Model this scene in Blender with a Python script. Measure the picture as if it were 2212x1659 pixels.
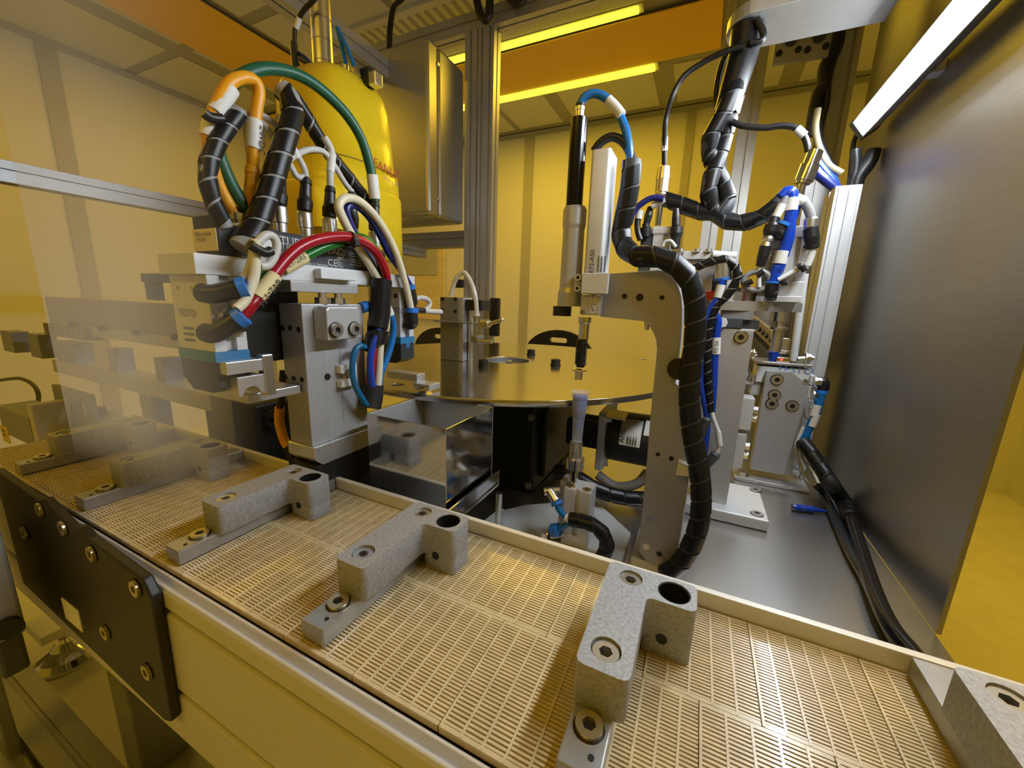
import bpy, math, random
from mathutils import Vector, Matrix
from mathutils.geometry import tessellate_polygon
random.seed(7)
for o in list(bpy.data.objects): bpy.data.objects.remove(o)
SC = bpy.context.scene
COL = SC.collection
H0 = 1.0                                   # eye height above the room floor; shapes below are given relative to the eye

# ------------------------------------------------------------------ camera
FPX = 840.0
pt, yw, rl = math.radians(11.95), math.radians(25.24), math.radians(1.86)
FW = Vector((-math.sin(yw)*math.cos(pt), math.cos(yw)*math.cos(pt), -math.sin(pt)))
_r = Vector((math.cos(yw), math.sin(yw), 0)); _u = _r.cross(FW)
RT = _r*math.cos(rl) + _u*math.sin(rl); UP = _u*math.cos(rl) - _r*math.sin(rl)
cam = bpy.data.objects.new('camera', bpy.data.cameras.new('camera')); COL.objects.link(cam)
cam.data.sensor_width = 36; cam.data.lens = FPX/2212*36; cam.data.clip_start = 0.01; cam.data.clip_end = 50
m = Matrix((RT, UP, -FW)).transposed().to_4x4(); m.translation = (0, 0, H0); cam.matrix_world = m
SC.camera = cam

# ------------------------------------------------------------------ light
AMBER = (1.0, 0.61, 0.038)
w = bpy.data.worlds.new('world'); SC.world = w; w.use_nodes = True
w.node_tree.nodes['Background'].inputs[0].default_value = (*AMBER, 1)
w.node_tree.nodes['Background'].inputs[1].default_value = 0.19
SC.view_settings.view_transform = 'Standard'; SC.view_settings.look = 'None'
SC.cycles.max_bounces = 6; SC.cycles.diffuse_bounces = 3; SC.cycles.glossy_bounces = 4; SC.cycles.transparent_max_bounces = 12; SC.cycles.caustics_reflective = False; SC.cycles.caustics_refractive = False
SC.view_settings.gamma = 1; SC.view_settings.exposure = 0.0; SC.view_settings.use_curve_mapping = False
LED_STRENGTH = 95.0
STRIP_STRENGTH = 3.0
def area(name, loc, size, size_y, power, color, rot=(0, 0, 0)):
    d = bpy.data.lights.new(name, 'AREA'); d.shape = 'RECTANGLE'; d.size = size; d.size_y = size_y
    d.energy = power; d.color = color
    o = bpy.data.objects.new(name, d); COL.objects.link(o)
    o.location = (loc[0], loc[1], loc[2]+H0); o.rotation_euler = rot; return o
# the yellow cleanroom ceiling luminaires (the two strips in view and the rows of the room around and behind)
area('ceiling_light_back', (-0.9, 2.3, 1.26), 1.4, 0.5, 16, AMBER)
area('ceiling_light_left', (-2.42, 1.0, 1.26), 0.4, 2.4, 9, AMBER)
area('ceiling_light_front', (-0.6, -1.2, 1.26), 1.6, 0.6, 14, AMBER)
area('ceiling_light_right', (1.3, 0.9, 1.26), 0.5, 1.4, 17, AMBER)

def ray(x, y): return FW*FPX + RT*(x-1106.0) - UP*(y-829.5)
def P(x, y, X=None, Y=None, Z=None):
    d = ray(x, y)
    k = X/d.x if X is not None else (Y/d.y if Y is not None else Z/d.z)
    return d*k
def crop(x0, y0, s): return lambda x, y: (x0+x*s, y0+y*s)
cA = crop(380, 0, .3074); cB = crop(300, 420, .3074); cC = crop(0, 560, .3074); cD = crop(1160, 180, .217)
cE = crop(1160, 520, .3074); cF = crop(780, 780, .3074); cG = crop(1400, 0, .3671); cH = crop(1400, 500, .3671)
cI = crop(1400, 1050, .3671); cJ = crop(600, 1000, .3973); cK = crop(0, 1000, .3973); cM = crop(940, 0, .3165)
cN = crop(820, 540, .1808); cO = crop(1560, 340, .1447); cQ = crop(1560, 560, .1085); cR = crop(1180, 540, .1266); cS = crop(440, 470, .1899)

# ------------------------------------------------------------------ materials (all procedural)
MATS = {}
def mat(name, col, rough=.5, metal=0.0, var=.06, scale=40, bump=0.0, stretch=None, trans=0.0, coat=0.0, emit=None, alpha=None, sss=0.0, rvar=0.0, spec=None):
    if name in MATS: return MATS[name]
    mt = bpy.data.materials.new(name); mt.use_nodes = True; nt = mt.node_tree; n = nt.nodes; L = nt.links
    b = n['Principled BSDF']
    tc = n.new('ShaderNodeTexCoord'); mp = n.new('ShaderNodeMapping'); nz = n.new('ShaderNodeTexNoise')
    L.new(tc.outputs['Object'], mp.inputs[0]); L.new(mp.outputs[0], nz.inputs['Vector'])
    nz.inputs['Scale'].default_value = scale; nz.inputs['Detail'].default_value = 4
    if stretch: mp.inputs['Scale'].default_value = stretch
    mr = n.new('ShaderNodeMix'); mr.data_type = 'RGBA'
    L.new(nz.outputs['Fac'], mr.inputs['Factor'])
    mr.inputs['A'].default_value = (*[max(0, c*(1-var*2)) for c in col], 1); mr.inputs['B'].default_value = (*[min(1, c*(1+var*2)) for c in col], 1)
    L.new(mr.outputs['Result'], b.inputs['Base Color'])
    b.inputs['Roughness'].default_value = rough; b.inputs['Metallic'].default_value = metal
    if rvar:
        rr = n.new('ShaderNodeMapRange'); L.new(nz.outputs['Fac'], rr.inputs[0])
        rr.inputs[3].default_value = max(0, rough-rvar); rr.inputs[4].default_value = rough+rvar; L.new(rr.outputs[0], b.inputs['Roughness'])
    if trans: b.inputs['Transmission Weight'].default_value = trans
    if coat: b.inputs['Coat Weight'].default_value = coat
    if spec is not None: b.inputs['Specular IOR Level'].default_value = spec
    if sss:
        b.inputs['Subsurface Weight'].default_value = sss; b.inputs['Subsurface Radius'].default_value = (.01, .01, .01)
    if alpha is not None: b.inputs['Alpha'].default_value = alpha
    if emit:
        b.inputs['Emission Color'].default_value = (*emit[0], 1); b.inputs['Emission Strength'].default_value = emit[1]
    if bump:
        bp = n.new('ShaderNodeBump'); bp.inputs['Strength'].default_value = bump; bp.inputs['Distance'].default_value = .002
        L.new(nz.outputs['Fac'], bp.inputs['Height']); L.new(bp.outputs[0], b.inputs['Normal'])
    MATS[name] = mt; return mt
ALU = mat('anodised_aluminium', (.56, .56, .57), .42, .55, .04, 120)
ALU_MILL = mat('milled_aluminium', (.72, .73, .74), .34, .8, .05, 60, stretch=(1, 1, 12))
ALU_W = mat('pale_anodised_aluminium', (.72, .73, .74), .48, .25, .03, 90)
PROF = mat('profile_aluminium', (.50, .49, .46), .40, .5, .05, 60)
ALU_D = mat('dark_aluminium', (.30, .30, .30), .42, .6, .06, 60)
CAST = mat('cast_aluminium', (.38, .38, .38), .60, .35, .24, 330, bump=.35)
STEEL = mat('brushed_stainless', (.50, .50, .50), .34, .95, .05, 30, stretch=(1, 1, 40), rvar=.08)
STEEL_W = mat('stainless_wall', (.34, .34, .34), .40, .95, .10, 14, stretch=(1, .6, 30), rvar=.08)
STEEL_M = mat('polished_stainless', (.66, .65, .64), .10, 1, .03, 30, stretch=(1, 1, 30), rvar=.05)
STEEL_T = mat('table_stainless', (.58, .58, .59), .28, .95, .05, 5, stretch=(1, .35, 1), rvar=.05)
DISC = mat('disc_steel', (.62, .61, .59), .17, 1, .03, 30, stretch=(30, 1, 1), rvar=.04)
CHROME = mat('chrome', (.75, .75, .75), .12, 1, .02, 30)
NICKEL = mat('nickel', (.74, .73, .71), .30, 1, .05, 80)
BRASSY = mat('zinc_yellow', (.62, .55, .35), .3, .9, .08, 60)
BLK = mat('black_plastic', (.012, .012, .013), .38, 0, .1, 60)
BLK_M = mat('black_metal', (.018, .017, .016), .45, .2, .12, 60)
BLK_R = mat('black_rubber', (.015, .015, .016), .6, 0, .1, 60)
WRAP = mat('spiral_wrap_black', (.009, .009, .010), .34, 0, .1, 60, spec=.32)
GREY_D = mat('dark_grey_plastic', (.06, .065, .075), .5, 0, .08, 60)
GREY = mat('grey_plastic', (.30, .30, .30), .5, 0, .05, 60)
WHITE = mat('white_plastic', (.78, .78, .76), .45, 0, .03, 60)
CREAM = mat('cream_hose', (.78, .72, .52), .32, 0, .03, 60)
PALEG = mat('pale_grey_cable', (.62, .61, .56), .42, 0, .04, 60)
PAPER = mat('white_label', (.80, .79, .74), .6, 0, .03, 60)
YLAB = mat('cream_label', (.80, .68, .36), .6, 0, .03, 60)
INK = mat('black_ink', (.02, .02, .02), .6, 0, .05, 60)
INKW = mat('white_ink', (.72, .72, .72), .6, 0, .03, 60)
INKG = mat('grey_ink', (.12, .14, .17), .6, 0, .03, 60)
INKR = mat('red_ink', (.55, .05, .02), .6, 0, .03, 60)
YEL = mat('robot_yellow', (.90, .64, .018), .33, 0, .03, 20, coat=.25)
YCAB = mat('yellow_cable', (.85, .38, .01), .42, 0, .04, 60)
GREENC = mat('green_cable', (.012, .11, .055), .4, 0, .06, 60)
GREENH = mat('green_hose', (.01, .16, .015), .28, 0, .05, 60)
REDH = mat('red_hose', (.38, .008, .018), .26, 0, .05, 60)
BLUEH = mat('blue_hose', (.008, .05, .42), .25, 0, .05, 60)
SKYH = mat('light_blue_hose', (.012, .17, .50), .25, 0, .05, 60)
NAVYH = mat('navy_hose', (.012, .02, .16), .28, 0, .05, 60)
BLUEP = mat('blue_collar', (.03, .20, .70), .35, 0, .05, 60)
FBLUE = mat('gripper_blue', (.03, .20, .42), .5, 0, .05, 60)
TEALD = mat('gripper_dark', (.025, .030, .034), .5, 0, .08, 60)
ORANGE = mat('orange_red_plastic', (.75, .08, .01), .45, 0, .04, 60)
BELT = mat('belt_plastic', (.63, .51, .30), .24, 0, .14, 60, coat=.3)
BED = mat('conveyor_bed', (.075, .058, .038), .6, 0, .1, 40)
CPROF = mat('conveyor_profile', (.62, .60, .57), .42, .12, .04, 60, stretch=(1, 12, 12))
RAILM = mat('guide_rail_aluminium', (.70, .67, .60), .42, .2, .04, 60)
WALL = mat('painted_wall', (.74, .73, .70), .6, 0, .02, 3)
WALLT = mat('wall_joint', (.42, .41, .38), .6, 0, .03, 5)
CEIL = mat('ceiling_tile', (.62, .61, .58), .7, 0, .03, 6)
GRID = mat('ceiling_grid', (.34, .33, .30), .6, 0, .03, 8)
AMBERF = mat('amber_film', (.88, .52, .05), .5, 0, .03, 3)
FLOOR = mat('floor_resin', (.82, .80, .72), .55, 0, .06, 12)
TUBEC = mat('clear_silicone_tube', (.75, .70, .58), .25, 0, .03, 40, alpha=.7)
TIPW = mat('translucent_tip', (.70, .76, .92), .3, 0, .02, 40, alpha=.32)
TIPB = mat('blue_filter', (.07, .14, .62), .4, 0, .05, 40)
BOARD = mat('pale_wood_board', (.72, .60, .36), .55, 0, .12, 3, stretch=(1, 1, 9))
LEDM = mat('led_diffuser', (.9, .9, .9), .4, 0, .01, 10, emit=((.86, .93, 1.0), LED_STRENGTH))
STRIPM = mat('yellow_strip_light', (.9, .85, .2), .4, 0, .01, 10, emit=((1.0, .86, .03), STRIP_STRENGTH))
REDLED = mat('red_indicator', (.8, .05, .05), .4, 0, .01, 10, emit=((1, .04, .05), 2.0))

# ------------------------------------------------------------------ mesh building
def vec(p): return p if isinstance(p, Vector) else Vector(p)
def spline(pts, seg=8, closed=False):
    p = [vec(q) for q in pts]
    if len(p) < 3: return [p[0].lerp(p[1], i/seg) for i in range(seg+1)]
    out = []
    for i in range(len(p)-1):
        a = p[i-1] if i else p[0]*2-p[1]; b, c = p[i], p[i+1]; d = p[i+2] if i+2 < len(p) else p[-1]*2-p[-2]
        for k in range(seg):
            t = k/seg
            out.append(.5*((2*b) + (c-a)*t + (2*a-5*b+4*c-d)*t*t + (3*b-a-3*c+d)*t**3))
    out.append(p[-1]); return out
def frames(path):
    T = [(path[min(i+1, len(path)-1)]-path[max(i-1, 0)]).normalized() for i in range(len(path))]
    n = T[0].orthogonal().normalized(); N = []
    for t in T:
        n = (n - t*n.dot(t))
        n = n.normalized() if n.length > 1e-6 else t.orthogonal().normalized()
        N.append(n)
    return T, N, [t.cross(k) for t, k in zip(T, N)]
class MB:
    def __init__(s): s.v = []; s.f = []; s.s = []
    def add(s, vs, fs, smooth=False):
        k = len(s.v); s.v += [vec(q) for q in vs]; s.f += [tuple(i+k for i in q) for q in fs]; s.s += [smooth]*len(fs); return s
    def box(s, a, b):
        x0, y0, z0 = [min(i, j) for i, j in zip(a, b)]; x1, y1, z1 = [max(i, j) for i, j in zip(a, b)]
        return s.add([(x0, y0, z0), (x1, y0, z0), (x1, y1, z0), (x0, y1, z0), (x0, y0, z1), (x1, y0, z1), (x1, y1, z1), (x0, y1, z1)],
                     [(0, 3, 2, 1), (4, 5, 6, 7), (0, 1, 5, 4), (1, 2, 6, 5), (2, 3, 7, 6), (3, 0, 4, 7)])
    def obox(s, c, ux, uy, uz):                                   # oriented box: centre and three half-extent vectors
        c, ux, uy, uz = vec(c), vec(ux), vec(uy), vec(uz)
        if ux.cross(uy).dot(uz) < 0: uz = -uz
        vs = [c+ux*i+uy*j+uz*k for k in (-1, 1) for (i, j) in ((-1, -1), (1, -1), (1, 1), (-1, 1))]
        return s.add(vs, [(0, 3, 2, 1), (4, 5, 6, 7), (0, 1, 5, 4), (1, 2, 6, 5), (2, 3, 7, 6), (3, 0, 4, 7)])
    def hexa(s, top, bottom):                                     # four top corners, four bottom corners (same order)
        vs = [vec(q) for q in bottom]+[vec(q) for q in top]
        return s.add(vs, [(0, 3, 2, 1), (4, 5, 6, 7), (0, 1, 5, 4), (1, 2, 6, 5), (2, 3, 7, 6), (3, 0, 4, 7)])
    def prism(s, poly, ax, a, b, holes=()):                       # 2-D outline (and holes) pushed along an axis from a to b
        def to3(p, h): return Vector((h, p[0], p[1])) if ax == 'x' else (Vector((p[0], h, p[1])) if ax == 'y' else Vector((p[0], p[1], h)))
        loops = [list(poly)]+[list(h) for h in holes]
        flat = [q for l in loops for q in l]
        tri = tessellate_polygon([[Vector((q[0], q[1], 0)) for q in l] for l in loops])
        n = len(flat)
        s.add([to3(q, a) for q in flat], [tuple(t) for t in tri]); s.add([to3(q, b) for q in flat], [tuple(reversed(t)) for t in tri])
        for l in loops:
            k = len(l); sm = True
            for i in range(k):
                a_ = Vector(l[i])-Vector(l[i-1]); b_ = Vector(l[(i+1) % k])-Vector(l[i])
                if a_.length < 1e-9 or b_.length < 1e-9 or a_.to_2d().angle(b_.to_2d()) > .62: sm = False; break
            s.add([to3(q, a) for q in l]+[to3(q, b) for q in l], [(i, (i+1) % k, (i+1) % k+k, i+k) for i in range(k)], sm)
        return s
    def cyl(s, a, b, r, r2=None, n=18, cap=True):
        a, b = vec(a), vec(b); r2 = r if r2 is None else r2; t = (b-a).normalized(); u = t.orthogonal().normalized(); w_ = t.cross(u)
        A = [a+(u*math.cos(2*math.pi*i/n)+w_*math.sin(2*math.pi*i/n))*r for i in range(n)]
        B = [b+(u*math.cos(2*math.pi*i/n)+w_*math.sin(2*math.pi*i/n))*r2 for i in range(n)]
        s.add(A+B, [(i, (i+1) % n, (i+1) % n+n, i+n) for i in range(n)], n > 8)
        if cap: s.add(A, [tuple(reversed(range(n)))]); s.add(B, [tuple(range(n))])
        return s
    def lathe(s, a, b, prof, n=24):                               # prof: list of (fraction along a-b, radius); ends closed
        a, b = vec(a), vec(b); t = (b-a); tn = t.normalized(); u = tn.orthogonal().normalized(); w_ = tn.cross(u)
        prev = None
        for (h0, r0), (h1, r1) in zip(prof[:-1], prof[1:]):
            A = [a+t*h0+(u*math.cos(2*math.pi*i/n)+w_*math.sin(2*math.pi*i/n))*max(r0, 1e-5) for i in range(n)]
            B = [a+t*h1+(u*math.cos(2*math.pi*i/n)+w_*math.sin(2*math.pi*i/n))*max(r1, 1e-5) for i in range(n)]
            s.add(A+B, [(i, (i+1) % n, (i+1) % n+n, i+n) for i in range(n)], True)
        for h, r, rev in ((prof[0][0], prof[0][1], True), (prof[-1][0], prof[-1][1], False)):
            if r > 1e-4:
                A = [a+t*h+(u*math.cos(2*math.pi*i/n)+w_*math.sin(2*math.pi*i/n))*r for i in range(n)]
                s.add(A, [tuple(reversed(range(n))) if rev else tuple(range(n))])
        return s
    def ring(s, a, b, ro, ri, n=28):
        a, b = vec(a), vec(b); t = (b-a).normalized(); u = t.orthogonal().normalized(); w_ = t.cross(u)
        def c(o, r): return [o+(u*math.cos(2*math.pi*i/n)+w_*math.sin(2*math.pi*i/n))*r for i in range(n)]
        Q = lambda A, B, sm: s.add(A+B, [(i, (i+1) % n, (i+1) % n+n, i+n) for i in range(n)], sm)
        Q(c(a, ro), c(b, ro), True); Q(c(b, ro), c(b, ri), False); Q(c(b, ri), c(a, ri), True); Q(c(a, ri), c(a, ro), False); return s
    def tube(s, pts, r, n=10, seg=8, path=None):
        path = path or spline(pts, seg); T, N, B = frames(path); k = len(path)
        rr = (lambda i: r) if not callable(r) else (lambda i: r(i/(k-1)))
        vs = []
        for i, (p, a, b) in enumerate(zip(path, N, B)):
            vs += [p+(a*math.cos(2*math.pi*j/n)+b*math.sin(2*math.pi*j/n))*rr(i) for j in range(n)]
        s.add(vs, [(i*n+j, i*n+(j+1) % n, (i+1)*n+(j+1) % n, (i+1)*n+j) for i in range(k-1) for j in range(n)], True)
        s.add(vs[:n], [tuple(reversed(range(n)))]); s.add(vs[-n:], [tuple(range(n))]); return s
    def wrap(s, pts, r, pitch, fill=.89, seg=14, n=16, th=.12):   # a helical band wound round a path
        path = spline(pts, seg); T, N, B = frames(path)
        L = [0]
        for a, b in zip(path[:-1], path[1:]): L.append(L[-1]+(b-a).length)
        tot = L[-1]
        def at(d, ang, rad):
            d = min(max(d, 0), tot*.9999)
            lo, hi = 0, len(L)-1
            while hi-lo > 1:
                mid = (lo+hi)//2
                if L[mid] <= d: lo = mid
                else: hi = mid
            t = (d-L[lo])/max(1e-9, L[hi]-L[lo])
            return path[lo].lerp(path[hi], t)+(N[lo].lerp(N[hi], t).normalized()*math.cos(ang)+B[lo].lerp(B[hi], t).normalized()*math.sin(ang))*rad
        turns = tot/pitch; K = int(turns*n); vs = []; vo = []; vt = []
        for i in range(K+1):
            ang = 2*math.pi*i/n; d0 = tot*i/max(1, K)-pitch*.45
            d1 = d0+pitch*fill; ri = r*(1-th)
            vs += [at(d0, ang, ri), at(d0+.0003, ang, r)]; vo += [at(d0+.0003, ang, r), at(d1-.0003, ang, r)]; vt += [at(d1-.0003, ang, r), at(d1, ang, ri)]
        for q in (vs, vo, vt): s.add(q, [(i*2, i*2+1, i*2+3, i*2+2) for i in range(K)], True)
        return s
    def sphere(s, c, r, sc=(1, 1, 1), n=16, m=10):
        c = vec(c); vs = []; fs = []
        for i in range(m+1):
            th = math.pi*i/m
            vs += [c+Vector((math.sin(th)*math.cos(2*math.pi*j/n)*r*sc[0], math.sin(th)*math.sin(2*math.pi*j/n)*r*sc[1], math.cos(th)*r*sc[2])) for j in range(n)]
        return s.add(vs, [(i*n+j, (i+1)*n+j, (i+1)*n+(j+1) % n, i*n+(j+1) % n) for i in range(m) for j in range(n)], True)
    def loft(s, secs, smooth=True, cap=True):                      # list of equally long rings
        n = len(secs[0]); vs = [q for r in secs for q in r]
        s.add(vs, [(i*n+j, i*n+(j+1) % n, (i+1)*n+(j+1) % n, (i+1)*n+j) for i in range(len(secs)-1) for j in range(n)], smooth)
        if cap: s.add(secs[0], [tuple(reversed(range(n)))]); s.add(secs[-1], [tuple(range(n))])
        return s
    def mesh(s, name):
        lo = Vector([min(q[i] for q in s.v) for i in range(3)]); hi = Vector([max(q[i] for q in s.v) for i in range(3)]); c = (lo+hi)/2
        me = bpy.data.meshes.new(name); me.from_pydata([q-c for q in s.v], [], s.f)
        me.polygons.foreach_set('use_smooth', s.s); me.update(); return me, c
    def obj(s, name, mt, parent=None, bev=0.0, bseg=2):
        me, c = s.mesh(name); me.materials.append(mt)
        o = bpy.data.objects.new(name, me); COL.objects.link(o)
        place(o, c, parent)
        if bev:
            import bmesh
            bm = bmesh.new(); bm.from_mesh(me); bmesh.ops.remove_doubles(bm, verts=bm.verts, dist=1e-6)
            bmesh.ops.recalc_face_normals(bm, faces=bm.faces); bm.to_mesh(me); bm.free()
            md = o.modifiers.new('bevel', 'BEVEL'); md.width = bev; md.segments = bseg; md.limit_method = 'ANGLE'; md.angle_limit = .6
            md.harden_normals = False
        return o
BASE = {}
def place(o, c, parent):
    if parent is None: o.location = (c[0], c[1], c[2]+H0); BASE[o.name] = Vector(c)
    else: o.parent = parent; o.location = Vector(c)-BASE[parent.name]; BASE[o.name] = Vector(c)
def tag(o, label, cat, group=None, kind=None):
    if label: o['label'] = label
    if cat: o['category'] = cat
    if group: o['group'] = group
    if kind: o['kind'] = kind
    return o
def thing(name, loc, label, cat, group=None):
    o = bpy.data.objects.new(name, None); COL.objects.link(o); o.empty_display_size = .02
    place(o, vec(loc), None); return tag(o, label, cat, group)
def struct(name, mb, mt, parent=None, bev=0, label=None):
    o = mb.obj(name, mt, parent, bev)
    if parent is None:
        o['kind'] = 'structure'
        if label: o['label'] = label
    return o
def box(name, a, b, mt, parent=None, bev=0.0015): return MB().box(a, b).obj(name, mt, parent, bev)
def cyl(name, a, b, r, mt, parent=None, r2=None, n=20): return MB().cyl(a, b, r, r2, n).obj(name, mt, parent)
def circ(cx, cy, r, n=20, a0=0): return [(cx+r*math.cos(a0+2*math.pi*i/n), cy+r*math.sin(a0+2*math.pi*i/n)) for i in range(n)]
def fillet(pts, r, n=4):
    out = []; k = len(pts)
    for i in range(k):
        p, a, b = Vector(pts[i]), Vector(pts[i-1]), Vector(pts[(i+1) % k]); u, v = (a-p), (b-p)
        d = min(r, u.length*.45, v.length*.45); u = p+u.normalized()*d; v = p+v.normalized()*d
        for j in range(n+1):
            t = j/n; q = u*(1-t)**2+p*2*t*(1-t)+v*t*t; out.append((q.x, q.y))
    return out
def rrect(x0, y0, x1, y1, r, n=5):
    out = []
    for (cx, cy, a) in ((x1-r, y1-r, 0), (x0+r, y1-r, 90), (x0+r, y0+r, 180), (x1-r, y0+r, 270)):
        out += [(cx+r*math.cos(math.radians(a+90*i/n)), cy+r*math.sin(math.radians(a+90*i/n))) for i in range(n+1)]
    return out
# shared screw meshes: unit radius, head along +Z from 0 to 1
def _screw(mt, name, hexed):
    b = MB()
    if hexed:
        b.prism(circ(0, 0, 1, 6), 'z', 0, .8); b.cyl((0, 0, -.25), (0, 0, 0), 1.25, n=20)
    else:
        b.prism(circ(0, 0, 1, 20), 'z', 0, 1, holes=[circ(0, 0, .52, 6)]); k0 = len(b.f); b.cyl((0, 0, .2), (0, 0, .35), .6, n=12); b.ring((0, 0, -.02), (0, 0, .12), 1.16, 1.0, 20)
    me = bpy.data.meshes.new(name); me.from_pydata(b.v, [], b.f); me.polygons.foreach_set('use_smooth', b.s); me.materials.append(mt); me.materials.append(BLK_M)
    if not hexed: me.polygons.foreach_set('material_index', [0 if i < k0 else 1 for i in range(len(b.f))])  # black socket floor and outer ring paint in the shade of the recesses
    return me
SCREW = {'steel': _screw(NICKEL, 'socket_screw', False), 'black': _screw(BLK_M, 'black_screw', False), 'hex': _screw(NICKEL, 'hex_bolt', True), 'brass': _screw(BRASSY, 'plated_screw', False)}
def screw(parent, pos, d, r, h, kind='steel', name='screw'):
    o = bpy.data.objects.new(name, SCREW[kind]); COL.objects.link(o)
    place(o, vec(pos), parent); o.rotation_euler = Vector((0, 0, 1)).rotation_difference(vec(d).normalized()).to_euler()
    o.scale = (r, r, h); return o
def hole(parent, pos, d, r, name='hole', mt=None):               # a small drilled hole: a dark recessed cup with a thin rim
    d = vec(d).normalized(); p = vec(pos)
    return MB().ring(p-d*.0005, p+d*.0004, r*1.12, r).cyl(p-d*.0006, p+d*.00015, r).obj(name, mt or BLK_M, parent)
FONTM = {}
def text(parent, s, pos, right, up, size, mt, name='lettering', align='LEFT', squash=1.0):
    cu = bpy.data.curves.new('t', 'FONT'); cu.body = s; cu.size = size; cu.align_x = align; cu.resolution_u = 2
    to = bpy.data.objects.new('t', cu); COL.objects.link(to)
    bpy.context.view_layer.update()
    me = bpy.data.meshes.new_from_object(to.evaluated_get(bpy.context.evaluated_depsgraph_get()))
    bpy.data.objects.remove(to); bpy.data.curves.remove(cu)
    me.name = name; me.materials.clear(); me.materials.append(mt)
    o = bpy.data.objects.new(name, me); COL.objects.link(o)
    r = vec(right).normalized(); u = vec(up).normalized(); n = r.cross(u).normalized(); u = n.cross(r)
    place(o, vec(pos)+n*.0006, parent); o.rotation_euler = Matrix((r*squash, u, n)).transposed().to_3x3().normalized().to_euler(); return o
def hose(name, pts, r, mt, label=None, cat='hose', parent=None, group=None, seg=8, n=10):
    o = MB().tube(pts, r, n, seg).obj(name, mt, parent)
    return tag(o, label, cat, group) if label else o
def wrapped(name, pts, r, pitch, label, cat='cable', core=None, group=None):  # spiral-wrapped cable bundle: core + wrap
    t = thing(name, pts[0], label, cat, group)
    MB().tube(pts, r*.90, 10, 8).obj('cable_core', core or GREY, t)
    MB().wrap(pts, r, pitch).obj('spiral_wrap', WRAP, t)
    return t
def sleeve(parent, a, b, r, mt, name='label_sleeve', txt=None):
    return MB().tube([a, vec(a).lerp(vec(b), .5), b], r, 12, 2).obj(name, mt, parent)

# ================================================================== ROOM
struct('floor', MB().box((-3.5, -2.6, -1.06), (2.2, 3.2, -1.0)), FLOOR)
struct('wall_left', MB().box((-3.45, -2.6, -1.0), (-3.35, 3.2, 1.4)), WALL)
struct('wall_back', MB().box((-3.45, 3.1, -1.0), (2.2, 3.2, 1.4)), WALL)
struct('wall_right', MB().box((1.7, -2.6, -1.0), (1.8, 3.2, 1.4)), WALL)
ceil = struct('ceiling', MB().box((-3.45, -2.6, 1.306), (2.2, 3.2, 1.4)), GRID)
xs = [(-3.34, -2.84), (-2.72, -2.66), (-2.18, -1.96), (-1.92, -1.46), (-1.42, -1.08), (-0.99, -0.41), (-0.30, .25), (.35, .9), (1.0, 1.68)]
ys = [(-0.6, .1), (.2, .7), (.8, 1.40), (1.46, 2.03), (2.58, 3.02)]
for (x0, x1) in xs:
    for (y0, y1) in ys:
        box('ceiling_tile', (x0, y0, 1.302), (x1, y1, 1.307), CEIL, ceil, bev=0)
for k, (x, wd) in enumerate([(-1.41, .075), (-.235, .05), (.5, .06)]):
    struct('trim_%d' % (k+1), MB().box((x, 3.088, -1.0), (x+wd, 3.1, 1.3)), WALLT)
for k, (y, wd) in enumerate([(1.04, .08), (2.1, .08), (0.1, .08)]):
    struct('trim_%d' % (k+4), MB().box((-3.35, y, -1.0), (-3.338, y+wd, 1.3)), WALLT)
struct('trim_7', MB().box((-3.35, -2, 1.27), (-3.335, 3.1, 1.3)), WALLT)
struct('trim_8', MB().box((-3.35, 3.085, 1.27), (1.7, 3.1, 1.3)), WALLT)
# amber film sheets hung under the ceiling and the yellow strip lights beside them
tag(box('amber_film', (-3.3, 2.11, 1.285), (-.07, 2.49, 1.291), AMBERF), 'wide orange film band on the ceiling between two yellow strip lights', 'film')
tag(box('amber_film', (-2.65, -1.8, 1.285), (-2.21, 2.10, 1.291), AMBERF), 'orange film band on the ceiling at upper left behind the clear pane', 'film')
for (x0, x1, y0, y1, lb) in ((-1.9, -.41, 2.035, 2.075, 'thin yellow strip light above the orange film band'), (-1.9, -.39, 2.50, 2.56, 'wide yellow strip light below the orange film band')):
    t = thing('strip_light', ((x0+x1)/2, y0, 1.28), lb, 'light', 'yellow ceiling strip lights')
    box('diffuser', (x0, y0, 1.278), (x1, y1, 1.286), STRIPM, t, 0)
    box('lamp_housing', (x0-.02, y0-.01, 1.286), (x1+.02, y1+.01, 1.306), WHITE, t, 0)
# perforated air panel on the ceiling above the machine frame
t = thing('air_grille', (-1.1, 1.85, 1.29), 'perforated ceiling air grille above the thin yellow strip light', 'grille')
box('grille_frame', (-1.9, 1.66, 1.288), (-.35, 2.02, 1.304), CEIL, t)
for i in range(30): box('grille_slot', (-1.86+i*.05, 1.70, 1.286), (-1.84+i*.05, 1.80, 1.289), GRID, t, 0)
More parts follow.
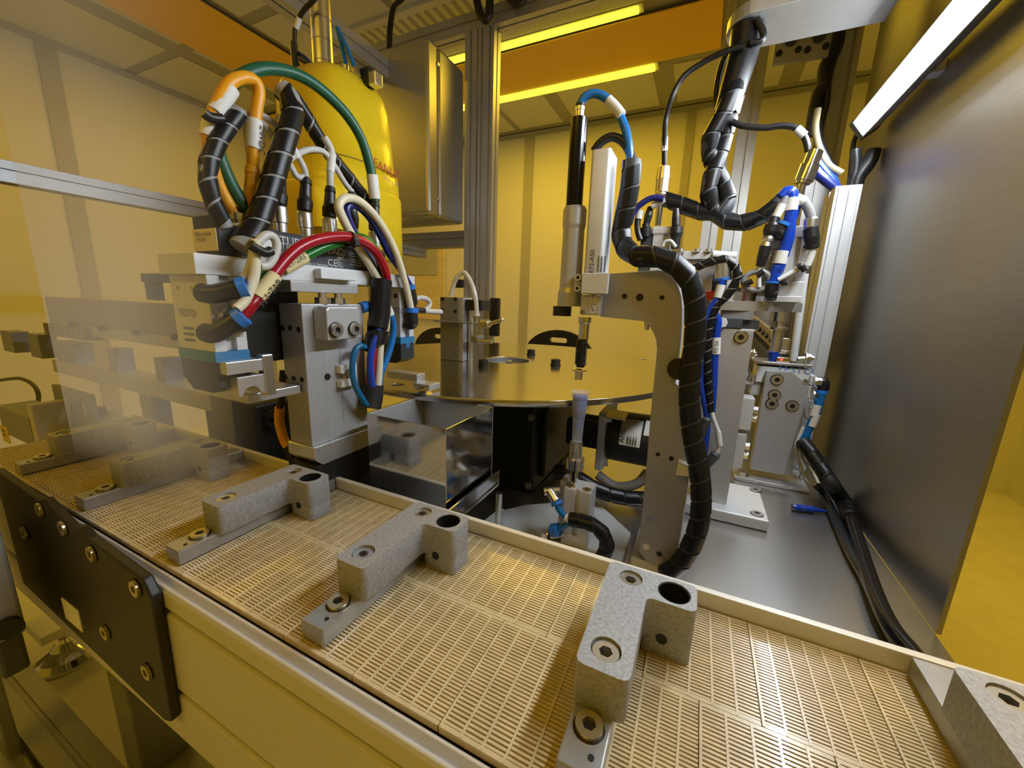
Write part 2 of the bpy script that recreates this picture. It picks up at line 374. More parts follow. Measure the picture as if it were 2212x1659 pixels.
# notice board and office chairs beyond the machine
tag(box('notice_board', (-2.74, 3.06, -.19), (-2.17, 3.098, .55), BOARD, bev=.004), 'pale wooden board leaning on the back wall beside the frame post', 'board')
tag(box('paper_sheet', (-2.70, 3.05, .22), (-2.24, 3.058, .53), mat('grey_sheet', (.46, .46, .42), .7, 0, .06, 4, stretch=(1, 1, 8))), 'greyish sheet fixed to the pale wooden board', 'paper')
def chair(cx, cy, zt, lb):
    t = thing('office_chair', (cx, cy, -1), lb, 'chair', 'black chairs behind the turntable')
    pts = [(cx+.22*math.cos(math.radians(a)), zt-.17+.17*math.sin(math.radians(a))) for a in range(0, 181, 12)]
    pts = pts+[(cx-.20, zt-.40), (cx+.20, zt-.40)]
    MB().prism(pts, 'y', cy, cy+.03, holes=[rrect(cx-.055, zt-.075, cx+.055, zt-.045, .014)]).obj('backrest', BLK, t)
    box('seat', (cx-.22, cy-.42, -.58), (cx+.22, cy+.02, -.52), BLK, t, .02)
    cyl('column', (cx, cy-.2, -.95), (cx, cy-.2, -.58), .025, BLK_M, t)
    for k in range(5):
        a = 2*math.pi*k/5
        MB().tube([(cx, cy-.2, -.93), (cx+.14*math.cos(a), cy-.2+.14*math.sin(a), -.94), (cx+.27*math.cos(a), cy-.2+.27*math.sin(a), -.97)], .016, 8, 4).obj('leg', BLK_M, t)
    box('back_bar', (cx-.03, cy-.02, -.56), (cx+.03, cy+.03, zt-.3), BLK_M, t)
chair(-.745, 2.2, -.155, 'black chair back with a slot handle beyond the turntable, beside the actuator')
chair(-1.60, 2.2, -.19, 'black chair half hidden behind the grey dispensing column on the turntable')

# ================================================================== MACHINE FRAME
def slot_profile(a0, a1, b0, b1, ns=(1, 1), d=.006, w=.009):
    pts = []
    def side(p, q, k, n):
        L = math.hypot(q[0]-p[0], q[1]-p[1]); t = ((q[0]-p[0])/L, (q[1]-p[1])/L); out = [p]
        for i in range(k):
            c = L*(i+.5)/k
            for (s_, e) in ((c-w/2, 0), (c-w/2, d), (c+w/2, d), (c+w/2, 0)): out.append((p[0]+t[0]*s_+n[0]*e, p[1]+t[1]*s_+n[1]*e))
        return out
    return side((a0, b0), (a1, b0), ns[0], (0, 1))+side((a1, b0), (a1, b1), ns[1], (-1, 0))+side((a1, b1), (a0, b1), ns[0], (0, -1))+side((a0, b1), (a0, b0), ns[1], (1, 0))
def extr(name, ax, A, B, lo, hi, lb, ns=(1, 1), mt=PROF, cat='profile', grp='aluminium frame profiles'):
    o = MB().prism(slot_profile(A[0], A[1], B[0], B[1], ns), ax, lo, hi).obj(name, mt)
    return tag(o, lb, cat, grp)
extr('frame_post', 'z', (-1.035, -.975), (1.62, 1.68), -.45, 1.10, 'left profile of the double vertical frame post behind the turntable')
extr('frame_post', 'z', (-.970, -.895), (1.62, 1.68), -.45, 1.10, 'right profile of the double vertical frame post behind the turntable', (2, 1))
extr('frame_post', 'z', (-.034, .018), (1.62, 1.68), -.45, .98, 'left profile of the paired grey posts behind the C-shaped bracket')
extr('frame_post', 'z', (.037, .095), (1.62, 1.68), -.45, .98, 'right profile of the paired grey posts behind the C-shaped bracket', (1, 1))
extr('frame_post', 'z', (.255, .33), (1.62, 1.69), -.45, 1.10, 'bluish corner post at upper right beside the white lamp', (2, 2))
extr('frame_beam', 'x', (1.62, 1.68), (1.10, 1.17), -1.9, .33, 'top cross beam running over the double frame post', (1, 1))
extr('frame_beam', 'y', (-1.27, -1.21), (.84, .905), -.2, 1.62, 'top beam slanting down to the steel control box', (1, 1))
extr('frame_beam', 'y', (-1.29, -1.25), (.197, .237), -.1, 1.62, 'long grey beam crossing the clear pane at left, half height', (1, 1), mt=ALU_D)
extr('frame_beam', 'x', (1.62, 1.68), (.245, .315), -1.9, -1.035, 'cross beam under the steel control box', (1, 1), mt=ALU_D)
extr('frame_beam', 'y', (.255, .33), (.86, .93), -.1, 1.62, 'bluish top beam above the white lamp', (1, 1))
# steel side wall and work table
t = thing('steel_side_panel', (.36, 1.2, -.45), 'tall brushed stainless side panel on the right under the white lamp', 'panel')
box('panel_sheet', (.36, .70, -.45), (.366, 1.60, 1.0), STEEL_W, t, 0)
box('panel_sheet', (.36, .20, .005), (.366, .698, 1.0), STEEL_W, t, 0)
tag(box('work_table', (-1.16, .425, -.468), (.36, 1.70, -.45), STEEL_T, bev=.002), 'smudged stainless steel table plate under the machine', 'table top')
# stainless control box beside the frame post
t = thing('control_box', (-1.2, 1.46, .33), 'brushed stainless steel control box hung on the frame post', 'control box')
box('box_body', (-1.43, 1.415, .335), (-1.024, 1.60, .945), STEEL, t, .012)
box('box_door', (-1.43, 1.345, .335), (-1.024, 1.412, .945), STEEL, t, .012)
for zz in (.40, .88): cyl('door_hinge', (-1.03, 1.409, zz), (-1.018, 1.409, zz), .006, NICKEL, t)
hose('control_box_cable', [P(*cA(1500, 350), Y=1.5), P(*cA(1505, 200), Y=1.5), P(*cA(1530, 60), Y=1.52), P(*cA(1575, 10), Y=1.56), P(*cA(1620, -60), Y=1.6)], .012, BLK, 'black cable entering the top of the steel control box', 'cable')
hose('pendant_cable', [P(1028, -40, Y=1.55), P(1030, 0, Y=1.55), P(1040, 35, Y=1.55), P(1056, 36, Y=1.55), P(1058, -30, Y=1.55)], .016, BLK, 'black cable loop over the top of the double frame post', 'cable')
hose('ceiling_cable', [P(1075, -50, Y=1.58), P(1105, 0, Y=1.58), P(1125, 8, Y=1.58), P(1145, -40, Y=1.58)], .014, BLK, 'black cable sagging at the top edge right of the frame post', 'cable')
# cable duct, right rear
t = thing('cable_duct', (.33, 1.25, -.45), 'upright pale aluminium cable duct in front of the stainless side panel', 'cable duct')
a = P(1806, 402, Y=1.30); b = P(1864, 400, Y=1.30)
MB().prism(slot_profile(a.x, b.x, 1.30, 1.40, (0, 1), .004, .012), 'z', -.45, a.z).obj('duct_body', ALU_W, t)
box('duct_lid', (a.x+.006, 1.2955, -.44), ((a.x+b.x)/2-.001, 1.3005, a.z-.004), ALU_W, t, .001)
box('duct_lid', ((a.x+b.x)/2+.001, 1.2955, -.44), (b.x-.006, 1.3005, a.z-.004), ALU_W, t, .001)
# the white LED lamp
LX = .312; LZ = (P(1860, 297, X=LX).z+P(2077, 0, X=LX).z)/2
t = thing('led_lamp', (LX, 1.0, LZ), 'bright white LED tube lamp along the stainless side panel', 'lamp')
ln = Vector((-.80, 0, -.60)); lu = Vector((-.60, 0, .80))       # the diffuser looks into the machine, away from the panel
LY0, LY1 = .34, P(1862, 296, X=LX).y
def lq(e, d): return (LX+lu.x*e+ln.x*d, LZ+lu.z*e+ln.z*d)
MB().prism([lq(-.0205, 0), lq(.0205, 0), lq(.0195, .004), lq(.012, .0065), lq(0, .0075), lq(-.012, .0065), lq(-.0195, .004)], 'y', LY0, LY1).obj('diffuser', LEDM, t)
MB().prism([lq(-.0235, .0125), lq(-.0235, -.024), lq(.0235, -.024), lq(.0235, .0125), lq(.021, .0125), lq(.021, -.001), lq(-.021, -.001), lq(-.021, .0125)], 'y', LY0-.01, LY1+.004).obj('lamp_housing', ALU_D, t, .0008)
MB().prism([lq(-.026, .014), lq(-.026, -.026), lq(.026, -.026), lq(.026, .014)], 'y', LY1+.004, LY1+.03).obj('end_cap', GREY_D, t, .003)
b = Vector((LX, LY1+.03, LZ))
for y_ in (.6, 1.1): box('lamp_bracket', (LX+.022, y_, LZ-.01), (.36, y_+.03, LZ+.01), ALU_W, t)
MB().tube([b, b+Vector((0, .035, -.02)), b+Vector((.01, .05, -.10)), b+Vector((.012, .03, -.20))], .006, 8).obj('lamp_cable', BLK, t)

# ================================================================== CONVEYOR
ZB = -.302
conv = thing('conveyor', (-.3, .29, -1), 'slat belt conveyor with wide pale plastic belt crossing the foreground', 'conveyor')
XL, XR = -1.16, .46
belt = MB().box((XL, .182, ZB-.028), (XR, .400, ZB-.012)).obj('belt', BED, conv)
def lattice(L, Wd, nx, ny):
    b = MB(); px = L/nx; py = Wd/ny
    for j in range(ny): b.box((0.0001, j*py+py*.21, -.005), (L-.0001, j*py+py*.79, 0))
    for i in range(nx): b.box((i*px+.0004, .0005, -.005), (i*px+.0022, Wd-.0005, .0006))
    for j in (0, ny-1): b.box((0.0004, j*py, -.006), (L-.0004, (j+1)*py, .0003))
    return b
lm, lc = lattice(.085, .1075, 6, 34).mesh('belt_module'); lm.materials.append(BELT)
lf, lfc = lattice(.085, .1075, 5, 32).mesh('belt_module'); lf.materials.append(BELT)
i = 0
x = XL
while x < XR-.02:
    for k in range(2):
        o = bpy.data.objects.new('belt_module', lm if (i+k) % 2 else lf); COL.objects.link(o)
        place(o, Vector((x+(0.0425 if k else 0), .183+k*.108, ZB))+(lc if (i+k) % 2 else lfc), belt)
        if o.location.x + BASE[belt.name].x + .0425 > XR+.001: bpy.data.objects.remove(o)
    x += .0853; i += 1
MB().box((XL, .4, ZB-.05), (XR+.01, .408, -.2835)).obj('guide_rail', RAILM, conv, .0012)
MB().prism([(.163, -.325), (.181, -.325), (.181, -.3075), (.1785, -.3045), (.1765, -.3045), (.1745, -.311), (.170, -.311), (.168, -.3035), (.1655, -.3035), (.163, -.307)], 'x', XL, XR+.02).obj('side_rail', CPROF, conv, .0008)
box('side_panel', (XL, .163, -.434), (XR+.02, .18, -.333), CPROF, conv, .003)
box('side_panel', (XL, .163, -.494), (XR+.02, .18, -.442), CPROF, conv, .003)
box('panel_backing', (XL, .176, -.50), (XR+.02, .19, -.315), BED, conv, 0)
box('bottom_rail', (XL, .1655, -.518), (XR+.02, .22, -.497), CPROF, conv, .002)
box('frame_core', (XL, .22, -.50), (XR+.01, .398, -.335), BLK_M, conv, 0)
for X_ in (-1.0, .05): box('support_leg', (X_, .24, -1.0), (X_+.08, .34, -.50), ALU_D, conv, .004)
box('support_leg', (-.40, .19, -1.0), (-.33, .25, -.519), CPROF, conv, .004)
# black connector plate on the conveyor side
pl = thing('connector_plate', (-.75, .16, -.4), 'matt black bolted connector plate on the conveyor side at lower left', 'plate')
MB().prism([(-.90, -.452), (-.492, -.474), (-.474, -.466), (-.468, -.305), (-.480, -.288), (-.60, -.280), (-.62, -.272), (-.65, -.280), (-.72, -.262), (-.745, -.270), (-.90, -.262)], 'y', .1525, .1622).obj('plate_body', BLK_M, pl, .002)
for (x_, y_) in ((295, 1270), (320, 1450), (230, 1365), (200, 1195), (138, 1140), (88, 1100), (55, 1150)):
    q = P(x_, y_, Y=.152); screw(pl, q, (0, -1, 0), .009, .003, 'brass')
q = P(*cK(393, 825), Y=.152)
box('plate_sticker', (q.x-.026, .1512, q.z-.016), (q.x+.026, .1526, q.z+.016), PAPER, pl, .0002)
# swivelling foot and beam on the floor
t = thing('levelling_foot', (-1.46, .26, -1), 'chrome bell-shaped levelling foot on the yellow floor', 'foot')
MB().lathe((-1.46, .29, -1.0), (-1.46, .29, -.93), [(0, .068), (.15, .068), (.35, .055), (.6, .03), (.85, .018), (1, .014)]).obj('foot_cone', CHROME, t)
cyl('foot_spindle', (-1.46, .29, -.94), (-1.46, .29, -.84), .010, CHROME, t)
MB().prism(circ(-1.46, .29, .03, 6), 'z', -.915, -.89).obj('foot_nut', CHROME, t)
box('foot_bracket', (-1.50, .24, -.89), (-1.40, .34, -.865), ALU_W, t)
tag(box('leg_profile', (-1.53, .36, -1.0), (-1.45, .44, -.62), ALU_D, bev=.004), 'dark upright leg profile behind the chrome levelling foot', 'profile')
extr('floor_beam', 'x', (.120, .177), (-.81, -.75), -1.9, -.52, 'dark grooved beam low in the lower left corner', (1, 1), mt=ALU_D)
extr('floor_beam', 'x', (.04, .112), (-.81, -.75), -1.9, -.52, 'nearer of the two dark grooved beams in the lower left corner', (1, 1), mt=ALU_D)
for X_ in (-1.8, -.60): tag(box('beam_foot', (X_, .05, -1.0), (X_+.05, .17, -.811), ALU_D), ('left' if X_ < -1 else 'right')+' short post under the dark grooved beams on the floor', 'post')
t = thing('corner_housing', (-.85, .1, -.5), 'dark grey machine housing at the left edge in front of the black plate', 'housing')
box('housing_body', (-1.02, .092, -.44), (-.742, .120, -.262), GREY, t, .004)
box('housing_foot', (-1.0, .094, -.50), (-.755, .118, -.4405), GREY_D, t, .004)
cyl('housing_knob', (-.742, .106, -.42), (-.730, .106, -.42), .012, BLK, t)
box('housing_stand', (-.96, .098, -1.0), (-.92, .114, -.5005), ALU_D, t, .003)

# ================================================================== CLAMP FIXTURES ON THE BELT
CL = ['farthest cast clamp fixture on the belt, hazy behind the pane at the left', 'second clamp fixture from the left on the belt, half hazy behind the pane',
      'third clamp fixture from the left on the belt, in front of the grey column', 'fourth clamp fixture from the left, before the stainless bin',
      'large clamp fixture on the belt in front of the C-shaped bracket', 'rightmost clamp fixture cut off by the lower right corner']
def shared(b, mt, bev=0):
    me, c = b.mesh('m'); me.materials.append(mt); return me, c, bev
AX0, AX1 = -.292, -.254
arm_out = fillet([(AX0, .229), (AX1, .229), (AX1, .3175), (-.214, .3175), (-.214, .352), (AX0, .352)], .007)
boss_out = fillet([(AX1-.002, .3175), (-.214, .3175), (-.214, .352), (AX1-.002, .352)], .007)
def at_clamp(x0, lb, rot=0):
    t = thing('clamp_fixture', (x0-.27, .29, ZB), lb, 'clamp', 'clamp fixtures on the conveyor belt')
    v = Vector((x0, 0, 0))
    MB().box((-.290+x0, .189, ZB+.001), (-.262+x0, .398, -.2832)).obj('base_bar', mat('ground_steel_bar', (.44, .44, .43), .34, .7, .08, 50), t, .0012)
    sh = [(a+x0, b) for a, b in arm_out]
    h1, h2 = (-.274+x0, .2485), (-.270+x0, .336)
    MB().prism(sh, 'z', -.2832, -.247, holes=[circ(*h1, .0112, 22), circ(*h2, .0105, 22), circ(-.2325+x0, .3345, .0138, 26)]).obj('clamp_arm', CAST, t, .0016)
    boss = [(a+x0, b) for a, b in boss_out]
    MB().prism(boss, 'z', ZB+.001, -.2832, holes=[circ(-.2325+x0, .3345, .0138, 26)]).obj('clamp_boss', CAST, t, .0012)
    MB().ring((-.2325+x0, .3345, ZB+.002), (-.2325+x0, .3345, -.2478), .0139, .0128, 26).cyl((-.2325+x0, .3345, ZB+.002), (-.2325+x0, .3345, ZB+.006), .0128).obj('bore_darkening', BLK_M, t)  # black ring and floor disc added to darken the inside of the bore
    for h in (h1, h2): screw(t, (h[0], h[1], -.2575), (0, 0, 1), .0098, .0085)
    screw(t, (-.276+x0, .2175, -.2836), (0, 0, 1), .0095, .004, 'brass')
    hole(t, (-.270+x0, .200, -.2831), (0, 0, 1), .0018)
    hole(t, (-.238+x0, .3172, -.283), (0, -1, 0), .0042, 'side_hole')
    return t
for dx, lb in zip((-.70, -.47, -.23, 0, .24, .485), CL): at_clamp(dx, lb)

# ================================================================== TURNTABLE
DC = Vector((-.5, 1.03, -.17)); DR = .482
t = thing('turntable', (DC.x, DC.y, -.45), 'large round steel indexing turntable in the middle of the machine', 'turntable')
holes = [circ(DC.x, DC.y, .072, 32)]
hp = [P(*cN(220, 1608), Z=-.17), P(1388, 776, Z=-.17)]
holes += [circ(q.x, q.y, .013, 16) for q in hp]
MB().prism(circ(DC.x, DC.y, DR, 120), 'z', -.182, -.17, holes=holes).obj('table_disc', DISC, t, .001)
MB().cyl((DC.x, DC.y, -.225), (DC.x, DC.y, -.184), .19, n=64).obj('hub_flange', STEEL, t)
MB().ring((DC.x, DC.y, -.182), (DC.x, DC.y, -.1712), .0715, .063, 40).obj('centre_ring', ALU_D, t)
MB().cyl((DC.x, DC.y, -.195), (DC.x, DC.y, -.18), .06, n=32).obj('centre_plate', DISC, t)
screw(t, P(1100, 783, Z=-.178), (0, 0, 1), .009, .006)
for (x_, y_) in ((1012, 770), (1044, 790), (1147, 766), (1200, 789)):
    q = P(x_, y_, Z=-.17); screw(t, q, (0, 0, 1), .013, .017, 'black', 'socket_screw')
# indexer gearbox and drive motor underneath
t = thing('indexer_gearbox', (DC.x, DC.y, -.45), 'black cube gearbox under the turntable', 'gearbox')
g0, g1 = Vector((-.66, .80, -.448)), Vector((-.315, 1.22, -.228))
box('gearbox_housing', g0, g1, BLK_M, t, .006)
for (x_, z_) in ((-.325, -.26), (-.325, -.43), (-.62, -.26)): cyl('housing_plug', (x_, .80, z_), (x_, .796, z_), .008, NICKEL, t)
box('gearbox_rib', (-.315, .84, -.42), (-.30, 1.0, -.25), BLK_M, t, .004)
t = thing('drive_motor', (-.1, .95, -.45), 'black cylindrical drive motor with white rating label under the turntable', 'motor')
ym = .90
m0 = P(1300, 985, Y=ym); m1 = P(1440, 960, Y=ym)
cz = -.318; x0, x1 = P(1312, 960, Y=ym).x, .02
MB().cyl((x0, ym+.05, cz), (x1, ym+.05, cz), .062, n=36).obj('motor_body', BLK_M, t)
box('motor_flange', (x0-.022, ym-.022, cz-.072), (x0-.004, ym+.122, cz+.072), ALU, t, .003)
MB().obox((x0+.01, ym-.005, cz+.068), (.03, 0, 0), (0, .02, .004), (0, 0, .002)).obj('flange_bracket', BRASSY, t)
for z_ in (-.055, .055): screw(t, (x0-.002, ym-.012, cz+z_), (1, 0, 0), .006, .012, 'hex', 'flange_bolt')
box('motor_coupling', (x0-.11, ym+.015, cz-.035), (x0-.022, ym+.085, cz+.035), BLK_M, t, .006)
for k in range(6): MB().ring((x0-.095+k*.012, ym+.05, cz), (x0-.089+k*.012, ym+.05, cz), .042, .03).obj('bellows_ring', BLK_R, t)
def curved_label(t, xa, xb, a0, a1, mt, name):
    vs = []; n = 8
    for i in range(n+1):
        a = math.radians(a0+(a1-a0)*i/n)
        vs += [(xa, ym+.05-.0627*math.cos(a), cz+.0627*math.sin(a)), (xb, ym+.05-.0627*math.cos(a), cz+.0627*math.sin(a))]
    return MB().add(vs, [(2*i, 2*i+1, 2*i+3, 2*i+2) for i in range(n)], True).obj(name, mt, t)
curved_label(t, x0+.028, x0+.075, 0, 62, PAPER, 'rating_label'); curved_label(t, x0+.08, x0+.11, 28, 66, PAPER, 'rating_label')
yl = ym+.05-.0632; s_ = math.sin(math.radians(30)); c_ = math.cos(math.radians(30)); tip = (x0+.0375, ym+.05-.0633*c_-.0008, cz+.0633*s_-.026)
text(t, 'AMO', (x0+.040, ym+.05-.0637, cz+.006), (0, .28, .96), (-1, 0, 0), .016, INK)
for k in range(4): box('label_line', (x0+.047+k*.006, ym+.05-.0641, cz+.004), (x0+.0485+k*.006, ym+.05-.0625, cz+.024), INK, t, 0)
hose('motor_cable', [P(1290, 1025, Y=.93), P(1330, 1050, Y=.93), P(1375, 1045, Y=.93), P(1400, 1020, Y=.94)], .012, GREY, 'grey motor cable sagging under the drive motor', 'cable')
wrapped('motor_cable_bundle', [P(1200, 1020, Y=.80), P(1230, 1022, Y=.80), P(1290, 1058, Y=.80), P(1350, 1075, Y=.82), P(1420, 1078, Y=.84), P(1470, 1070, Y=.86)], .017, .034, 'black wrapped cable bundle lying on the table under the drive motor', core=BLK_R)

# ================================================================== STAINLESS BIN
bx0, bx1, by0, by1, bzt, bzb = -.457, -.307, .436, .578, -.18, -.322
t = thing('stainless_bin', ((bx0+bx1)/2, (by0+by1)/2, bzb), 'open square polished stainless bin behind the belt', 'bin')
w_ = .0016
BINW = mat('satin_stainless', (.60, .60, .60), .45, .6, .06, 30, stretch=(1, 1, 20))
box('bin_wall', (bx0, by0, bzb), (bx1, by0+w_, bzt), STEEL_M, t, .0004); box('bin_wall', (bx0, by1-w_, bzb), (bx1, by1, bzt), BINW, t, .0004)
box('bin_wall', (bx0, by0+w_, bzb), (bx0+w_, by1-w_, bzt), BINW, t, .0004); box('bin_wall', (bx1-w_, by0+w_, bzb), (bx1, by1-w_, bzt), STEEL_M, t, .0004)
box('bin_floor', (bx0+w_, by0+w_, bzb), (bx1-w_, by1-w_, bzb+.002), STEEL, t, 0)
t = thing('bin_tray', ((bx0+bx1)/2, (by0+by1)/2, bzb-.03), 'low stainless tray bracket carrying the bin', 'tray')
box('tray_floor', (bx0-.004, by0-.004, bzb-.006), (bx1+.012, by1+.006, bzb-.0006), STEEL_M, t, .0006)
box('tray_lip', (bx1+.006, by0-.01, bzb-.006), (bx1+.010, by1+.012, bzb+.022), STEEL_M, t, .001)
box('tray_post', (bx0+.06, by0+.05, -.45), (bx0+.09, by0+.08, bzb-.006), ALU_D, t, .001)
cyl('tray_pillar', (-.302, .60, -.45), (-.302, .60, bzb-.03), .006, NICKEL, t)

# ================================================================== LIFTING COLUMN
cx0, cx1, cy0, cy1 = -.549, -.50, .369, .479
t = thing('grey_column', (-.525, .42, -.45), 'upright grey aluminium column with a bolted stop block beside the bin', 'column')
box('column_body', (cx0, cy0, -.222), (cx1, cy1, -.012), ALU, t, .0015)
box('column_seam', (cx1, .4275, -.2), (cx1+.0003, .4282, -.08), ALU_D, t, 0)
MB().prism([(.366, -.222), (.486, -.222), (.486, -.240), (.470, -.252), (.378, -.252), (.366, -.240)], 'x', cx0-.004, cx1+.008).obj('column_foot', ALU_MILL, t, .002)
box('column_pedestal', (cx0-.003, .370, -.45), (cx1+.006, .484, -.2525), BLK_M, t)
a = P(*cB(1315, 790), X=cx1+.028); b = P(*cB(1565, 1008), X=cx1+.028)
MB().prism([(a.y, a.z-.005), (a.y+.004, a.z), (b.y-.004, a.z), (b.y, a.z-.004), (b.y, b.z), (a.y, b.z)], 'x', cx1, cx1+.028).obj('stop_block', ALU, t, .002)
for (x_, y_) in (cB(1380, 952), cB(1512, 946)): screw(t, P(x_, y_, X=cx1+.0285), (1, 0, 0), .0098, .006)
for (x_, y_) in (cB(1325, 1282),): hole(t, P(x_, y_, X=cx1+.0002), (1, 0, 0), .0048)
for (x_, y_) in (cB(1010, 940), cB(1062, 938), cB(1122, 950), cB(1030, 1283), cB(1088, 1293), cB(1145, 1302)): hole(t, P(x_, y_, Y=cy0-.0002), (0, -1, 0), .0036)
a = P(*cB(1380, 1200), X=cx1); b = P(*cB(1500, 1330), X=cx1)
MB().prism([(a.y, a.z), (a.y, a.z-.012), (a.y+.012, a.z-.014), (a.y+.012, b.z+.014), (a.y, b.z+.010), (a.y, b.z), (b.y, b.z), (b.y, a.z)], 'x', cx1, cx1+.012).obj('hose_clip', WHITE, t, .001)
screw(t, P(*cB(1476, 1258), X=cx1+.0122), (1, 0, 0), .006, .003)
# adjusting bolts above the column
for (x_, y0_, y1_) in ((1290, 655, 760), (1400, 640, 740)):
    p0 = P(*cB(x_, y1_), X=-.507); p1 = P(*cB(x_, y0_), X=-.507)
    cyl('adjusting_bolt', (p0.x, p0.y, -.014), (p0.x, p0.y, .012), .0055, NICKEL, t); MB().prism(circ(p0.x, p0.y, .0105, 6), 'z', -.012, -.003).obj('bolt_nut', NICKEL, t)

# ================================================================== GRIPPER HEAD (bar with two grippers)
gh = thing('gripper_head', (-.525, .42, .02), 'pale aluminium gripper bar with two grippers carried above the column', 'gripper head')
GX = -.50
box('gripper_bar', (-.575, .246, .0185), (GX, .505, .041), ALU_W, gh, .001)
box('gripper_bar', (-.575, .5055, .0185), (GX, .611, .041), ALU_W, gh, .001)
box('bar_spacer', (-.56, .355, .004), (GX+.001, .47, .0185), ALU_MILL, gh, .001)
a = P(*cB(1270, 520), X=GX+.012); b = P(*cB(1520, 600), X=GX+.012)
box('stop_lug', (GX, a.y, b.z-.002), (GX+.014, b.y, a.z), ALU_W, gh, .001)
box('centre_block', (-.612, .297, -.096), (-.553, .405, .0185), BLK_M, gh, .003)
def gripper(y0, y1, near):
    x0, x1 = -.578, GX-.001
    zt, zb = .0183, (P(*cB(480, 1118), X=GX).z if near else P(*cB(1850, 1005), X=GX).z)
    body = MB().prism([(x0, y0), (x1, y0), (x1, y0+(y1-y0)*.36), (x1-.008, y0+(y1-y0)*.36), (x1-.008, y0+(y1-y0)*.66), (x1, y0+(y1-y0)*.66), (x1, y1), (x0, y1)], 'z', zb, zt).obj('gripper_body', ALU_W, gh, .0008)
    MB().box((x0-.0008, y0-.0008, zb-.012), (x1+.0008, y1+.0008, zb)).obj('blue_band', FBLUE, gh)
    box('blue_band', (x1-.003, y0+(y1-y0)*.36, zb-.02), (x1+.0012, y0+(y1-y0)*.62, zb-.011), FBLUE, gh, 0)
    MB().prism([(x0, zb-.012), (x1, zb-.012), (x1, zb-.042), (x1-.015, zb-.050), (x0+.02, zb-.050), (x0, zb-.036)], 'y', y0, y1).obj('gripper_guard', TEALD, gh, .001)
    return x0, x1, zt, zb
x0, x1, zt, zb = gripper(.256, .293, True)
tx = P(*cB(287, 850), Y=.2555)
text(gh, 'FESTO', tx, (1, 0, -.02), (0, 0, 1), .0125, INKG)
for k in range(3): box('print_line', (tx.x+.004, .2554, tx.z-.016-k*.007), (tx.x+.025, .256, tx.z-.013-k*.007), INKG, gh, 0)
for (x_, y_) in (cB(275, 655), cB(372, 660)): hole(gh, P(x_, y_, Y=.2557), (0, -1, 0), .0025, mt=BRASSY)
gripper(.568, .606, False)
text(gh, 'FESTO', P(*cB(1745, 835), Y=.5675), (1, 0, 0), (0, 0, 1), .016, INKG)
hole(gh, P(*cB(1804, 712), Y=.5677), (0, -1, 0), .004)
# near jaws with a half-round seat
def jaw(pA, pB, X, th, mt=ALU_MILL, name='jaw'):
    a = P(*pA, X=X); b = P(*pB, X=X); n = 8; yc = (a.y+b.y)/2; rr = abs(b.y-a.y)*.34
    pts = [(a.y, a.z), (b.y, a.z), (b.y, b.z), (yc+rr, b.z)]+[(yc+rr*math.cos(math.pi*i/n), b.z+rr*math.sin(math.pi*i/n)) for i in range(1, n)]+[(yc-rr, b.z), (a.y, b.z)]
    return MB().prism(pts, 'x', X-th, X).obj(name, mt, gh, .0006)
jaw(cB(690, 1290), cB(890, 1390), -.487, .05)
a = P(*cB(540, 1190), Y=.258); b = P(*cB(655, 1280), Y=.258)
box('jaw_arm', (a.x, .258, b.z), (-.487, .30, a.z+.003), ALU_MILL, gh, .0008)
box('jaw_arm', (-.60, .292, -.140), (-.512, .366, -.128), ALU_MILL, gh, .0008)
for (x_, y_) in (cB(650, 1197), cB(700, 1205)): screw(gh, (P(x_, y_, Z=-.127).x, P(x_, y_, Z=-.127).y, a.z+.003), (0, 0, 1), .004, .003)
screw(gh, P(*cB(730, 1170), Z=-.126), (0, 0, 1), .008, .014, 'hex'); box('jaw_post', (-.50, .301, -.128), (-.488, .315, -.075), NICKEL, gh)
# far jaw over the turntable
a = P(*cN(330, 1130), Y=.585); b = P(*cN(560, 1230), Y=.585)
box('jaw_arm', (-.545, .575, -.155), (-.470, .60, -.141), ALU_MILL, gh, .0008)
qa = P(*cN(450, 1230), Y=.57); qb = P(*cN(670, 1350), Y=.57)
MB().prism([(-.475, -.155), (-.435, -.155), (-.435, -.170+.003), (-.440, -.170+.008), (-.450, -.1595), (-.460, -.165), (-.463, -.1685), (-.470, -.165)], 'y', .566, .60).obj('jaw', ALU_MILL, gh, .0005)
# elbow fittings of the near gripper
def elbow(parent, p, via, q, r, mt=BLK, collar=BLUEP, name='elbow_fitting'):
    e = MB().tube([p, via, q], r, 12, 6).obj(name, mt, parent)
    d = (vec(q)-vec(via)).normalized(); cyl('collar', vec(q), vec(q)+d*r*.8, r*1.12, collar, e); return e
elbow(gh, P(*cB(440, 690), X=GX+.002), P(*cB(530, 700), X=GX+.016), P(*cB(700, 660), X=GX+.03), .0105)
elbow(gh, P(*cB(465, 970), X=GX+.002), P(*cB(540, 975), X=GX+.016), P(*cB(690, 880), X=GX+.03), .0105)
elbow(gh, P(*cB(1880, 905), X=GX+.002), P(*cB(1920, 905), X=GX+.012), P(*cB(1918, 830), X=GX+.012), .011)
elbow(gh, P(*cB(1880, 760), X=GX), P(*cB(1925, 760), X=GX+.008), P(*cB(1908, 665), X=GX+.008), .009)
cyl('needle_valve', P(*cB(600, 850), X=GX+.004), P(*cB(640, 845), X=GX+.02), .007, NICKEL, gh)
box('sensor_block', (GX-.004, .275, -.045), (GX+.012, .292, -.030), BLK, gh)
cyl('sensor_lead', P(*cN(440, 720), X=GX+.01), P(*cN(530, 725), X=GX+.012), .006, BLK, gh)

